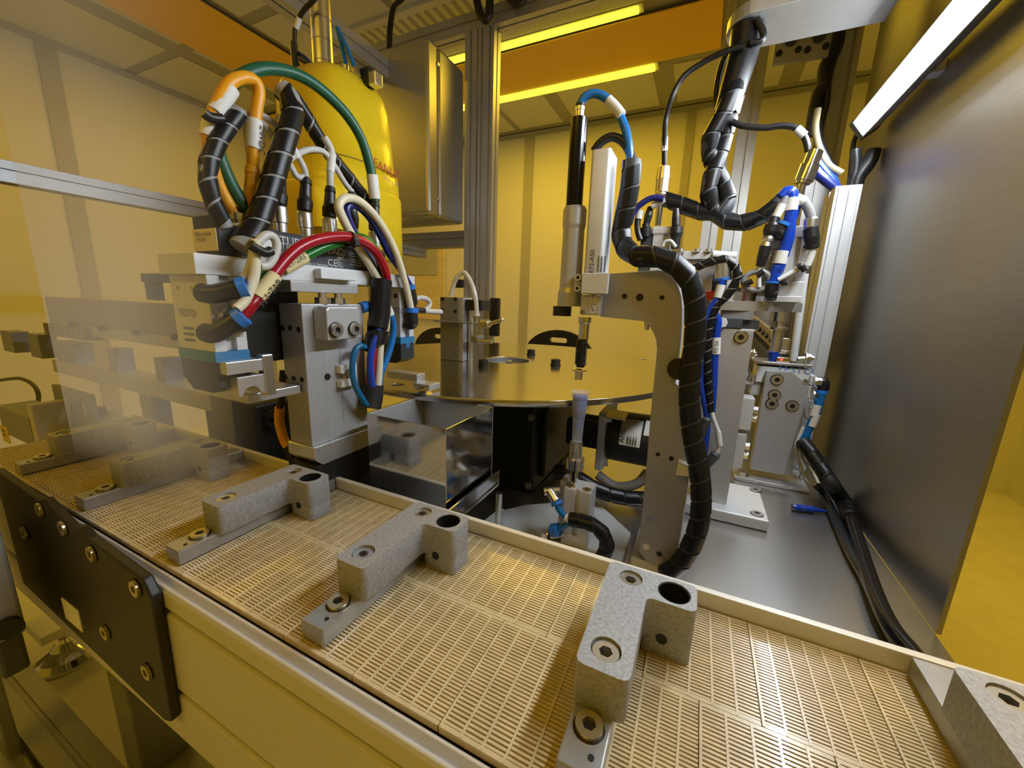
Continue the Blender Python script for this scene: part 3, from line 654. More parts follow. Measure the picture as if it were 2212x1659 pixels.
# ================================================================== FIELDBUS MODULE
fm = thing('fieldbus_module', (-.53, .42, .041), 'dark grey fieldbus I/O module with round connectors on the gripper bar', 'module')
MX = -.508
fa = P(*cB(790, 440), X=MX); fb = P(*cB(1735, 560), X=MX)
y0m, y1m = P(*cB(700, 400), X=MX).y, P(*cB(1735, 480), X=MX).y
ztm = P(*cB(980, 250), X=MX).z
MB().prism([(-.556, .0415), (MX, .0415), (MX, ztm-.006), (MX-.007, ztm), (-.549, ztm), (-.556, ztm-.006)], 'y', y0m, y1m).obj('module_housing', GREY_D, fm, .001)
yl0 = P(*cB(530, 300), X=MX-.01).y
box('end_cap', (-.56, yl0, .0415), (MX-.004, y0m, ztm+.006), BLK, fm, .002)
ya = P(*cB(525, 380), Y=yl0-.0005); yb = P(*cB(700, 380), Y=yl0-.0005)
box('inspection_label', (-.560, yl0-.001, .047), (-.512, yl0-.0002, .072), YLAB, fm, .0002)
text(fm, 'TBEN module\n  M12-L4', (-.555, yl0-.0013, .064), (1, 0, 0), (0, 0, 1), .006, INK)
R = (0, 1, 0); U_ = (0, 0, 1)
def lab(s, c, size, mt=INKW): return text(fm, s, P(*c, X=MX+.0003), R, U_, size, mt)
lab('TURCK', cB(990, 350), .0155); lab('TBEN-S1', cB(995, 385), .0125, INKW); lab('Ident-No.', cB(995, 410), .006); lab('Charge code', cB(995, 432), .006)
lab('EAC', cB(1325, 415), .0145); lab('CE', cB(1325, 500), .0145); lab('Made in Germany', cB(1160, 490), .0055)
qu = P(*cB(1420, 415), X=MX+.0004)
MB().ring(qu, qu+Vector((.0004, 0, 0)), .0068, .0058).obj('approval_ring', INKW, fm); text(fm, 'UL', qu+Vector((.0004, -.0042, -.003)), R, U_, .008, INKW)
for k in range(4): lab('IND.CONT.EQ 24 VDC Class 2'.split(' ')[k % 4], cB(1390, 458+k*17), .0055)
for k in range(5): lab('Power Supply 24 V', cB(1480, 418+k*20), .0045)
lab('BUS  PWR', cB(1475, 372), .006)
qs = P(*cB(905, 350), X=MX+.0004)
MB().box((qs.x-.0002, qs.y-.011, qs.z-.026), (qs.x+.0003, qs.y+.013, qs.z+.012)).obj('code_panel', PAPER, fm)
CX = -.528
def m12(px, ytop, ybot, nut_h, kind=BLK, r=.0105, x=CX):
    """an M12 connector: knurled nut and moulded sleeve; returns the point where the cable leaves"""
    p = P(px, ybot, X=x); zb = ztm; zn = zb+nut_h
    top = P(px, ytop, X=x)
    nutp = MB(); n = 28
    nutp.lathe((p.x, p.y, zb), (p.x, p.y, zn), [(0, r*.82), (.35, r*.82), (.38, r), (.95, r), (1, r*.9)], 28)
    nu = nutp.obj('connector_nut', NICKEL, fm)
    d = Vector((top.x-p.x, top.y-p.y, top.z-zn))
    MB().lathe((p.x, p.y, zn), top, [(0, r*.72), (.05, r*.95), (.30, r*1.0), (.45, r*.80), (.80, r*.68), (.82, r*.78), (.97, r*.66), (1, r*.45)], 20).obj('connector_sleeve', kind, fm)
    return top
c1 = m12(*[cA(735, 1)[0], cA(0, 1195)[1], cB(0, 235)[1]], .034)
c2 = m12(cB(1175, 0)[0], cA(0, 1250)[1], cB(0, 270)[1], .034)
c3 = m12(cB(1345, 0)[0], cA(0, 1310)[1], cB(0, 285)[1], .034)
c4 = m12(cB(1500, 0)[0], cA(0, 1350)[1], cB(0, 290)[1], .026)
c5 = m12(cB(1660, 0)[0], cA(0, 1415)[1], cB(0, 350)[1], .030)
cy_ = m12(cA(540, 0)[0], cA(0, 1165)[1], cA(0, 1530)[1], .020, YCAB, .0115)
cl1 = m12(cB(715, 0)[0], cA(0, 1490)[1], cB(0, 205)[1], .014, BLK, .012)
cyl('connector_nut', P(*cB(675, 255), X=CX+.008), P(*cB(675, 210), X=CX+.008), .010, BRASSY, fm)

# ---- cables and hoses around the module
def path(fn, pts, X, dx=None): return [P(*fn(*q), X=(X if dx is None else X+dx[i])) for i, q in enumerate(pts)]
hose('green_cable', [c5]+path(cA, [(1390, 1330), (1370, 1200), (1310, 990), (1210, 820), (1080, 680), (940, 570), (800, 505), (660, 482), (540, 500), (420, 570), (330, 690), (285, 830), (270, 960), (310, 1110), (380, 1280), (450, 1400), (520, 1500)], CX, [0, 0, 0, -.004, -.01, -.015, -.02, -.02, -.02, -.02, -.018, -.015, -.012, -.01, -.006, -.002, 0]),
     .0078, GREENC, 'thick green cable arching over all the other cables on the module', 'cable')
gt = bpy.data.objects['green_cable']
g_ = path(cA, [(1378, 1230), (1392, 1320), (1398, 1400)], CX); sleeve(gt, g_[0], g_[2], .0092, PAPER)
yt = thing('yellow_cable', cy_, 'bright yellow cable looping left of the module with a white voltage sleeve', 'cable')
MB().tube([cy_]+path(cA, [(545, 1080), (555, 900), (570, 760), (585, 650), (560, 575), (500, 545), (430, 555), (370, 600), (310, 700), (265, 800), (235, 900), (230, 1010), (262, 1180), (310, 1320), (370, 1430), (415, 1500)], CX, [.004, .006, .008, .01, .01, .01, .01, .01, .01, .008, .006, .004, .002, 0, 0, 0]), .0068, 12, 8).obj('cable_body', YCAB, yt)
a, b = path(cA, [(556, 845), (545, 1045)], CX, [.0065, .0045]); sleeve(yt, a, b, .0085, PAPER)
text(yt, '24VDC', a.lerp(b, .18)+Vector((.0085, .001, 0)), (b-a), (0, 1, .1), .011, INK)
a, b = path(cA, [(390, 625), (275, 795)], CX, [.01, .009]); sleeve(yt, a, b, .0085, PAPER)
a, b = path(cA, [(250, 850), (225, 965)], CX, [.007, .005]); sleeve(yt, a, b, .0085, PAPER); text(yt, 'I2R4', a.lerp(b, .2)+Vector((.0085, .001, 0)), (b-a), (0, 1, .1), .010, INK)
a = P(*cA(255, 800), X=CX+.012)
o = MB().tube(path(cA, [(195, 790), (230, 820), (280, 832), (325, 835)], CX+.02), .0055, 8, 4).obj('cable_tie', BLK, yt)
wrapped('wrapped_cable', path(cA, [(450, 785), (390, 860), (320, 950), (265, 1060), (222, 1180), (228, 1300), (265, 1430), (320, 1540), (350, 1600)], CX+.014), .0094, .023, 'thin black spiral-wrapped bundle curving down left of the yellow cable')
wrapped('wrapped_cable', path(cA, [(745, 625), (800, 690), (825, 790), (790, 920), (745, 1060), (700, 1200), (655, 1340), (610, 1470), (560, 1590), (500, 1680), (450, 1740)], CX+.024, [-.02, -.012, -.004, 0, 0, 0, 0, .002, .004, .008, .008]), .0136, .032, 'thick black spiral-wrapped bundle falling in front of the module')
wrapped('wrapped_cable', path(cA, [(745, 630), (840, 700), (920, 830), (1010, 980), (1100, 1110), (1200, 1230), (1310, 1370), (1390, 1470)], CX-.02), .0105, .03, 'black wrapped bundle slanting across the yellow robot to the right connector')
for i, (pts, lb) in enumerate([
    ([(445, 800), (520, 800), (600, 810), (690, 870), (760, 960), (830, 1050), (900, 1180)], 'pale grey lead running from the left wrapped bundle to the second connector'),
    ([(590, 850), (640, 900), (680, 970), (720, 1060), (790, 1140), (850, 1240)], 'short white lead with printed sleeve crossing behind the thick wrapped bundle'),
    ([(740, 1190), (800, 1120), (880, 1070), (960, 1050), (1040, 1070), (1110, 1160), (1190, 1290)], 'white lead arching between the two middle connectors')]):
    hose('white_lead', path(cA, pts, CX-.004+i*.002)+([c2] if i == 0 else ([c2+Vector((0, -.004, 0))] if i == 1 else [c4])), .0042, PALEG, lb, 'cable', group='white sensor leads on the module')
hose('white_lead', path(cA, [(1040, 960), (1085, 1040), (1100, 1110), (1085, 1220)], CX+.002)+[c3], .0050, PALEG, 'white lead with numbered sleeve dropping into the third connector', 'cable', group='white sensor leads on the module')
hose('white_lead', [c1]+path(cA, [(720, 1100), (700, 900), (730, 820)], CX-.01), .0048, PALEG, 'white lead rising behind the thick black wrapped bundle', 'cable', group='white sensor leads on the module')
wl = bpy.data.objects['white_lead.003']; a, b = path(cA, [(1098, 1080), (1085, 1210)], CX+.002); sleeve(wl, a, b, .006, PAPER)
wl = bpy.data.objects['white_lead.001']; a, b = path(cA, [(800, 1010), (850, 1110)], CX); sleeve(wl, a, b, .006, PAPER)
# pneumatic hoses in front
HX = -.472
hr = thing('red_hose', P(*cB(720, 870), X=HX), 'red air hose arching from the near gripper to the black wrap', 'hose')
MB().tube(path(cB, [(700, 885), (780, 790), (830, 730), (890, 640), (960, 550), (1050, 440), (1150, 360), (1280, 312), (1440, 297), (1560, 325), (1660, 400), (1725, 520), (1745, 640), (1735, 800), (1690, 1000), (1640, 1150), (1625, 1330)], HX, [-.004, 0, 0, 0, 0, 0, 0, 0, 0, 0, 0, -.004, -.01, -.012, -.012, -.012, -.012]), .0072, 12, 8).obj('hose_body', REDH, hr)
a, b = path(cB, [(955, 570), (830, 725)], HX); sleeve(hr, a, b, .0088, YLAB); text(hr, '6V2-136', a.lerp(b, .12)+Vector((.0090, 0, 0)), (b-a), (0, 1, 1), .012, INK)
hg = thing('green_hose', P(*cB(740, 640), X=HX), 'green air hose tied under the red one', 'hose')
MB().tube(path(cB, [(740, 650), (800, 632), (870, 600), (950, 545), (1060, 490), (1180, 430), (1300, 370), (1420, 335), (1520, 300), (1620, 335), (1690, 450), (1715, 570), (1720, 700), (1690, 900), (1660, 1100), (1670, 1340)], HX-.010, [-.003]*5+[-.003]*3+[-.004]*8), .0068, 12, 8).obj('hose_body', GREENH, hg)
a, b = path(cB, [(1165, 440), (1005, 525)], HX-.012); sleeve(hg, a, b, .0085, YLAB); text(hg, 'C1-2A5', a.lerp(b, .95)+Vector((.009, 0, 0)), (a-b), (0, .6, 1), .010, INK)
tie = P(*cB(1490, 305), X=HX)
o = MB().ring(tie+Vector((0, -.004, -.002)), tie+Vector((0, .004, -.004)), .0115, .0085, 18).obj('cable_tie', BLK, hr)
box('tie_head', tie+Vector((.006, -.004, -.012)), tie+Vector((.013, .005, -.003)), BLK, hr)
hose('cream_hose', path(cB, [(1720, 680), (1660, 560), (1600, 460), (1540, 370), (1480, 260), (1425, 150), (1405, 80), (1440, 32), (1510, 30), (1590, 80), (1680, 180), (1760, 310), (1820, 450), (1865, 600), (1890, 700), (1915, 820)], HX-.016), .0064, CREAM, 'cream air hose looping up over the module to the far gripper')
hose('navy_hose', path(cB, [(1715, 640), (1640, 500), (1560, 360), (1490, 220), (1460, 120), (1480, 75), (1540, 85), (1610, 150), (1680, 260), (1760, 420), (1840, 530), (1905, 640)], HX-.024), .0058, NAVYH, 'dark blue air hose inside the cream hose loop')
hose('cream_hose', path(cB, [(685, 805), (745, 745), (800, 620), (820, 500), (815, 380), (822, 320)], HX+.006), .0055, CREAM, 'cream hose dropping from the black tie to the near gripper fitting')
hose('cream_hose', path(cB, [(650, 720), (715, 625), (770, 545), (800, 440), (818, 330)], HX-.006), .0052, PALEG, 'pale hose behind the cream hose at the near gripper')
hose('pale_loop', path(cB, [(850, 505), (910, 495), (955, 430), (970, 360), (950, 305), (905, 285), (860, 310), (825, 360)], HX+.004), .0050, PALEG, 'small pale grey cable loop in front of the printed code', 'cable')
t = tag(MB().tube(path(cB, [(780, 350), (830, 385), (890, 410), (930, 395)], HX+.014), .0055, 8, 5).obj('cable_tie', BLK), 'black cable tie holding the pale loop to the module', 'cable tie')
# tall black wrap with the hose ends showing below
vb = thing('hose_wrap', P(*cB(1690, 640), X=HX-.012), 'wide black sleeve wrap gathering the coloured hoses beside the column', 'hose wrap')
MB().tube(path(cB, [(1705, 600), (1700, 700), (1690, 850), (1675, 940)], HX-.012), .0172, 14, 6).obj('upper_wrap', WRAP, vb)
MB().wrap(path(cB, [(1690, 930), (1665, 1010), (1650, 1110)], HX-.012), .0175, .03, .8).obj('middle_wrap', WRAP, vb)
MB().tube(path(cB, [(1645, 1340), (1640, 1420), (1625, 1500)], HX-.012), .0175, 14, 6).obj('lower_wrap', BLK_R, vb)
hose('blue_hose', path(cB, [(1690, 940), (1640, 1080), (1625, 1200), (1640, 1350)], HX-.004), .0056, BLUEH, 'dark blue hose between the sleeve wraps beside the column')
hose('cream_hose', path(cB, [(1720, 640), (1740, 900), (1700, 1050), (1690, 1200), (1680, 1340)], HX-.005), .0060, CREAM, 'cream hose emerging between the two black sleeve wraps')
hose('sky_hose', path(cB, [(1590, 1075), (1550, 1065), (1515, 1110), (1500, 1210), (1515, 1330), (1560, 1420), (1600, 1480)], HX-.004), .0048, mat('teal_hose', (.008, .13, .30), .25, 0, .05, 60), 'teal hose curling in front of the hose clip on the column')
t = thing('sky_hose', P(*cB(1765, 850), X=HX-.02), 'light blue hose bulging right of the black sleeve wrap', 'hose')
MB().tube(path(cB, [(1755, 820), (1780, 880), (1790, 950), (1770, 1060), (1735, 1170), (1700, 1260), (1690, 1340)], HX-.02), .0060, 12, 8).obj('hose_body', SKYH, t)
a, b = path(cB, [(1745, 790), (1768, 845)], HX-.02); sleeve(t, a, b, .0072, PAPER)
t = thing('sky_hose', P(*cB(1590, 790), X=HX-.03), 'short blue hose stub with blue collar at the top right of the column', 'hose')
MB().tube(path(cB, [(1585, 790), (1640, 765), (1690, 750)], HX-.03), .0055, 10, 5).obj('hose_body', SKYH, t)
a, b = path(cB, [(1560, 800), (1600, 785)], HX-.03); cyl('collar', a, b, .009, BLUEP, t)
# sensor lead of the far gripper, clear tube
hose('sensor_lead', path(cN, [(520, 720), (570, 700), (600, 640), (560, 585), (480, 570), (430, 590)], GX+.012), .0048, PALEG, 'pale lead loop at the far gripper', 'cable')
hose('sensor_lead', path(cN, [(525, 725), (620, 735), (735, 740)], GX+.012), .0052, PALEG, 'straight white lead pointing at the dispensing column', 'cable')
# yellow jacketed cable under the column
t = thing('grounding_cable', P(605, 880, Y=.40), 'yellow-sleeved dark cable running down left of the grey column', 'cable')
MB().tube([P(612, 800, Y=.405), P(608, 860, Y=.40), P(605, 880, Y=.40)], .0055, 10, 5).obj('cable_body', BLK, t)
MB().tube([P(604, 880, Y=.40), P(603, 910, Y=.40), P(612, 945, Y=.40), P(622, 965, Y=.40)], .0075, 10, 6).obj('yellow_sleeve', YCAB, t)
MB().tube([P(622, 965, Y=.40), P(630, 985, Y=.40), P(636, 1010, Y=.40)], .0070, 10, 5).obj('cable_end', BLK, t)

# ================================================================== ROBOT
RC = P(727, 300, Y=.80)
rb = thing('industrial_robot', (RC.x, RC.y, .05), 'yellow robot head with a steel spline shaft behind the cables', 'robot')
def sup(c, rx, ry, z, n=40, e=3.2):
    out = []
    for i in range(n):
        a = 2*math.pi*i/n; ca, sa = math.cos(a), math.sin(a)
        out.append(Vector((c.x+rx*abs(ca)**(2/e)*(1 if ca >= 0 else -1), c.y+ry*abs(sa)**(2/e)*(1 if sa >= 0 else -1), z)))
    return out
zr = lambda y: P(727, y, Y=.80).z
MB().loft([sup(RC, r1, r2, zr(y)) for (y, r1, r2) in ((420, .132, .135), (375, .132, .132), (372, .124, .124), (300, .119, .119), (240, .114, .114), (205, .106, .106), (185, .094, .094), (175, .078, .078), (171, .055, .055))]).obj('robot_head', YEL, rb)
MB().loft([sup(RC, r1, r2, zr(y)) for (y, r1, r2) in ((560, .12, .12), (548, .136, .140), (425, .136, .140), (420.5, .134, .138))]).obj('robot_base_cover', YEL, rb)
for yy in (421, 374): MB().loft([sup(RC, .1335, .1365, zr(yy)-.0008), sup(RC, .1335, .1365, zr(yy)+.0008)]).obj('cover_seam', mat('seam_dark', (.25, .16, .01), .6), rb)
q = P(*cA(1010, 1450), Y=.675)
MB().loft([sup(Vector((q.x, .69, 0)), .05, .05, q.z-.05, e=2.6), sup(Vector((q.x, .69, 0)), .052, .05, q.z+.03, e=2.6), sup(Vector((q.x, .69, 0)), .045, .045, q.z+.045, e=2.6)]).obj('motor_boss', YEL, rb)
sh = P(*cA(1045, 590), Y=.78)
cyl('spline_shaft', (sh.x, .78, zr(300)), (sh.x, .78, 1.1), .0235, NICKEL, rb, n=28)
for i in range(14):
    z_ = zr(180)+.035+i*.045; MB().ring((sh.x, .78, z_), (sh.x, .78, z_+.002), .0240, .023).obj('shaft_groove', CHROME, rb)
MB().ring((sh.x, .78, zr(171)-.006), (sh.x, .78, zr(171)+.006), .042, .026).obj('shaft_collar', YEL, rb)
tq = P(*cA(1390, 1150), X=RC.x+.1245)
text(rb, 'FANUC', P(*cA(1385, 1165), X=RC.x+.1335), (0, 1, -.10), (0, .05, 1), .030, INKR)
text(rb, 'Robot SR', P(*cA(1465, 1262), X=RC.x+.1405), (0, 1, -.10), (0, .05, 1), .013, INKG)
# fittings on top of the robot
a, b = P(*cA(1120, 530), Y=.80), P(*cA(1360, 585), Y=.80)
box('top_bracket', (a.x, .80, b.z), (b.x, .83, P(*cA(1240, 490), Y=.80).z), BLK, rb, .004)
a, b = P(*cA(1352, 600), Y=.80), P(*cA(1400, 485), Y=.80); box('top_clamp', (a.x, .80, a.z), (b.x, .825, b.z), NICKEL, rb, .003)
cyl('air_fitting', P(*cA(1200, 545), Y=.79), P(*cA(1195, 460), Y=.79), .006, NICKEL, rb); cyl('air_fitting', P(*cA(1275, 535), Y=.79), P(*cA(1262, 490), Y=.79), .010, NICKEL, rb)
a, b = P(*cA(850, 520), Y=.77), P(*cA(960, 430), Y=.77); box('side_valve', (a.x, .77, a.z), (b.x, .79, b.z), ALU_D, rb, .003)
hose('sky_hose', [P(*cA(*q), Y=.79) for q in ((1195, 460), (1170, 350), (1140, 220), (1135, 200), (1170, 270), (1220, 380), (1265, 500))], .0052, SKYH, 'blue hose doubled back on top of the robot head')
t = thing('robot_sensor_lead', P(*cA(840, 480), Y=.74), 'black lead with plug beside the spline shaft on top of the robot', 'cable')
MB().tube([P(*cA(*q), Y=.74) for q in ((845, 480), (835, 380), (830, 300))], .0085, 10, 5).obj('plug', BLK, t)
MB().tube([P(*cA(*q), Y=.74) for q in ((832, 300), (838, 200), (865, 130), (900, 70), (960, 10), (1010, -40))], .0052, 8, 6).obj('lead', BLK, t)
a, b = P(*cA(845, 200), Y=.74), P(*cA(870, 125), Y=.74); sleeve(t, a, b, .0066, PAPER)
MB().tube([P(*cA(*q), Y=.745) for q in ((850, 370), (900, 400), (950, 450), (975, 475))], .0045, 8, 5).obj('blue_lead', NAVYH, t)

# ================================================================== DISPENSING COLUMN ON THE FAR SIDE OF THE TURNTABLE
t = thing('dispensing_column', (-.62, .98, -.17), 'grey bolted dispensing column standing on the turntable before the frame post', 'column')
yd = .92
a = P(*cN(722, 560), Y=yd); b = P(*cN(940, 1440), Y=yd)
box('column_plate', (a.x, yd, -.1695), (b.x, yd+.012, a.z), ALU_D, t, .001)
box('column_side', (b.x, yd+.001, -.1695), (b.x+.014, yd+.05, a.z), ALU, t, .001)
for (x_, y_) in ((752, 588), (905, 588), (752, 722), (905, 732)): screw(t, P(*cN(x_, y_), Y=yd), (0, -1, 0), .0045, .002, 'black')
box('guide_block', (b.x+.016, yd+.01, P(*cN(1000, 720), Y=yd).z), (P(*cN(1200, 700), Y=yd).x, yd+.06, P(*cN(1000, 590), Y=yd).z), BLK, t, .002)
for x_ in (1010, 1090): cyl('guide_rod', (P(*cN(x_, 800), Y=yd+.03).x, yd+.03, -.17), (P(*cN(x_, 800), Y=yd+.03).x, yd+.03, P(*cN(x_, 700), Y=yd+.03).z), .0075, NICKEL, t)
c = P(*cN(665, 840), Y=yd-.02); d = P(*cN(1300, 895), Y=yd-.02)
box('cross_bar', (c.x, yd-.028, d.z), (P(*cN(1130, 860), Y=yd-.02).x, yd, c.z), ALU_D, t, .001)
box('cross_bar', (P(*cN(1135, 860), Y=yd-.02).x, yd-.02, d.z), (P(*cN(1240, 860), Y=yd-.02).x, yd+.01, c.z), ALU_D, t, .001)
MB().lathe(P(*cN(1210, 880), Y=yd-.02), P(*cN(1310, 880), Y=yd-.03), [(0, .004), (.2, .012), (.6, .012), (1, .010)]).obj('clamp_knob', BRASSY, t)
MB().tube([P(*cN(1300, 885), Y=yd-.03), P(*cN(1380, 860), Y=yd-.03), P(*cN(1445, 838), Y=yd-.03)], .0045, 10, 5).obj('clamp_lever', BRASSY, t)
MB().sphere(P(*cN(1455, 835), Y=yd-.03), .0078).obj('lever_ball', BRASSY, t)
p0, p1 = P(*cN(1160, 1040), Y=yd), P(*cN(1160, 790), Y=yd)
cyl('needle', p0, p1, .0042, CHROME, t); MB().lathe(p1, P(*cN(1160, 730), Y=yd), [(0, .009), (.4, .009), (.6, .007), (1, .007)]).obj('needle_hub', TUBEC, t)
box('needle_seat', P(*cN(1110, 1100), Y=yd)+Vector((0, -.01, 0)), P(*cN(1250, 1020), Y=yd+.03), ALU_D, t, .002)
cyl('seat_pin', P(*cN(1180, 1085), Y=yd-.01), P(*cN(1340, 1095), Y=yd-.01), .006, NICKEL, t)
hose('clear_tube', [P(*cN(*q), Y=yd) for q in ((1160, 740), (1150, 600), (1110, 430), (1050, 310), (1000, 270), (940, 310), (890, 400), (850, 550))], .0062, TUBEC, 'clear bent tube arching over the dispensing column', 'tube')
a = P(*cN(1310, 570), Y=1.60); b = P(*cN(1405, 1035), Y=1.60)
box('door_latch', (a.x, 1.60, b.z), (b.x, 1.63, a.z), BLK, bpy.data.objects['frame_post.001'], .006)
box('hinge_leaf', (P(*cN(870, 350), Y=1.6).x, 1.6, P(*cN(900, 450), Y=1.6).z), (-1.036, 1.63, P(*cN(900, 350), Y=1.6).z), BLK_M, bpy.data.objects['frame_post'], .003)

# ================================================================== C-SHAPED BRACKET
YB = .642
def fr(fn, pts, Y): return [(q.x, q.z) for q in (P(*fn(*p), Y=Y) for p in pts)]
outl = fr(cE, [(445, 240), (490, 232), (680, 218), (850, 205), (905, 215), (955, 250), (995, 315), (1015, 390), (1022, 470), (1020, 560), (1012, 700), (1000, 800), (985, 900), (972, 1000), (955, 1120)], YB)
xl, xr = P(1382, 1160, Y=YB).x, P(1468, 1160, Y=YB).x
outl[-1] = (xr+.004, outl[-1][1])
outl += [(xr, P(1440, 1200, Y=YB).z), (xr-.012, P(1440, 1232, Y=YB).z), (xl+.018, P(1415, 1222, Y=YB).z), (xl, P(1380, 1190, Y=YB).z)]
outl += fr(cE, [(770, 1560), (800, 1200), (820, 1000), (838, 820), (843, 760), (835, 690), (815, 640), (785, 595), (745, 566), (600, 550), (445, 535)], YB)
t = thing('c_bracket', (-.03, .68, -.45), 'tall C-shaped grey aluminium bracket in the middle foreground', 'bracket')
MB().prism(outl, 'y', YB, YB+.055).obj('bracket_plate', mat('bracket_aluminium', (.43, .42, .41), .45, .45, .04, 90), t, .0012)
for (x_, y_, r_) in ((615, 390, .0038), (722, 398, .0050), (878, 400, .0032)): hole(t, P(*cE(x_, y_), Y=YB-.0003), (0, -1, 0), r_)
for (x_, y_, r_) in ((2085, 655, .003), (2180, 685, .0035), (2025, 1105, .005), (2003, 1305, .005), (2095, 1355, .004)): hole(t, P(*cF(x_, y_), Y=YB-.0003), (0, -1, 0), r_, mt=NICKEL if r_ > .0045 else None)
cyl('stop_pin', P(*cE(772, 575), Y=YB+.012), P(*cE(772, 628), Y=YB+.012), .004, NICKEL, t, r2=.003)
box('bracket_post', (xl+.03, YB+.056, -.449), (xr+.004, YB+.085, P(1440, 1000, Y=YB).z), ALU, t, .002)
box('bracket_foot', (xl-.012, YB+.002, -.4495), (xr+.006, YB+.10, -.432), ALU, t, .002)
MB().prism([(P(1465, 995, Y=YB).x, P(1465, 990, Y=YB).z), (P(1495, 1010, Y=YB).x, P(1490, 1003, Y=YB).z), (P(1490, 1020, Y=YB).x, P(1490, 1020, Y=YB).z), (P(1462, 1012, Y=YB).x, P(1462, 1016, Y=YB).z)], 'y', YB-.02, YB+.03).obj('cable_anchor', WHITE, t, .001)
cyl('cable_button', P(1466, 797, Y=YB-.012), P(1466, 797, Y=YB+.0), .0165, BLK, t)
screw(t, P(*cE(1033, 805), Y=YB+.02), (1, -.5, 0), .006, .004, 'black')

# ---- actuator on the bracket
YA = .645
ac = thing('press_actuator', (-.2, YA, -.1), 'slim silver and black electric cylinder clamped to the C-shaped bracket', 'actuator')
ax = P(1246, 350, Y=YA).x
def za(y, x=1246): return P(x, y, Y=YA).z
def ra(px): return px/2/FPX*P(1246, 500, Y=YA).dot(FW)
cyl('motor_can', (ax, YA, za(447)), (ax, YA, za(258)), ra(35), mat('gloss_black', (.012, .012, .013), .18, .3, .05, 40), ac, n=32)
MB().lathe((ax, YA, za(258)), (ax, YA, za(228)), [(0, ra(17)), (.55, ra(17)), (.6, ra(19)), (.85, ra(19)), (.88, ra(15)), (1, ra(12))]).obj('top_connector', NICKEL, ac)
cyl('connector_cap', (ax, YA, za(231)), (ax, YA, za(226)), ra(19), BLK, ac)
bxm = P(1238, 560, Y=YA).x
MB().lathe((ax+.002, YA, za(662)), (ax+.002, YA, za(447)), [(0, ra(54)), (.14, ra(54)), (.19, ra(48)), (.78, ra(46)), (.82, ra(50)), (.97, ra(50)), (1, ra(44))], 32).obj('cylinder_body', ALU, ac)
cyl('black_base', (ax-.010, YA, za(683, 1230)), (ax-.010, YA, za(662, 1230)), ra(42), BLK, ac)
g0 = P(1262, 345, Y=YA-.012); g1 = P(1300, 640, Y=YA-.012)
xg0, xg1 = P(1274, 420, Y=YA-.022).x, P(1312, 420, Y=YA-.022).x
MB().prism(rrect(xg0-.002, YA-.022, xg1, YA+.03, .005), 'z', za(636, 1290), za(333, 1300)).obj('gear_housing', ALU_W, ac, .001)
q = P(*cR(760, 400), Y=YA-.0225)
text(ac, 'E72-A50', P(*cR(800, 395), Y=YA-.0228), (0, 0, 1), (-1, 0, 0), .010, INK)
for k in range(3): box('label_line', (q.x+.010+k*.005, YA-.0226, q.z+.002), (q.x+.0112+k*.005, YA-.0219, q.z+.026), INK, ac, 0)
a = P(1258, 590, Y=YA-.03); b = P(1312, 635, Y=YA-.03)
MB().box((a.x, YA-.032, b.z), (b.x, YA-.024, a.z)).obj('clamp_tab', ALU_W, ac, .001)
box('clamp_ear', (a.x-.014, YA-.028, b.z+.001), (a.x-.001, YA-.01, a.z-.001), ALU, ac, .002)
for z_ in (.25, .78): screw(ac, (a.x-.006, YA-.0285, b.z+(a.z-b.z)*z_), (0, -1, 0), .0055, .004)
a = P(1256, 637, Y=YA-.02); b = P(1296, 682, Y=YA-.02)
box('rod_block', (a.x, YA-.022, b.z), (b.x, YA+.02, a.z), ALU, ac, .002)
box('serial_label', (b.x-.016, YA-.0226, b.z+.004), (b.x-.008, YA-.0219, a.z+.002), PAPER, ac, 0)
text(ac, '#72114', (b.x-.0092, YA-.0229, b.z+.006), (0, 0, 1), (-1, 0, 0), .0085, INK)
screw(ac, P(*cR(612, 1060), Y=YA-.0225), (0, -1, 0), .0035, .002, 'brass')
rx = P(1262, 705, Y=YA).x
MB().lathe((rx, YA, za(731)), (rx, YA, za(684)), [(0, ra(23)), (.7, ra(23)), (.75, ra(28)), (1, ra(30))]).obj('piston_rod', CHROME, ac)
cyl('spring_core', (rx-.002, YA, za(792)), (rx-.002, YA, za(731)), ra(19), BLK_M, ac)
n_ = 140; zt_, zb_ = za(733), za(788)
MB().tube(None, .0012, 6, path=[Vector((rx-.002+ra(24)*math.cos(i*.6), YA+ra(24)*math.sin(i*.6), zt_+(zb_-zt_)*i/n_)) for i in range(n_)]).obj('spring', BLK_M, ac)
cyl('washer', (rx-.004, YA, za(800)), (rx-.004, YA, za(797)), ra(33), NICKEL, ac)
cyl('press_tip', (rx-.004, YA, za(819)), (rx-.004, YA, za(797)), ra(18), NICKEL, ac)

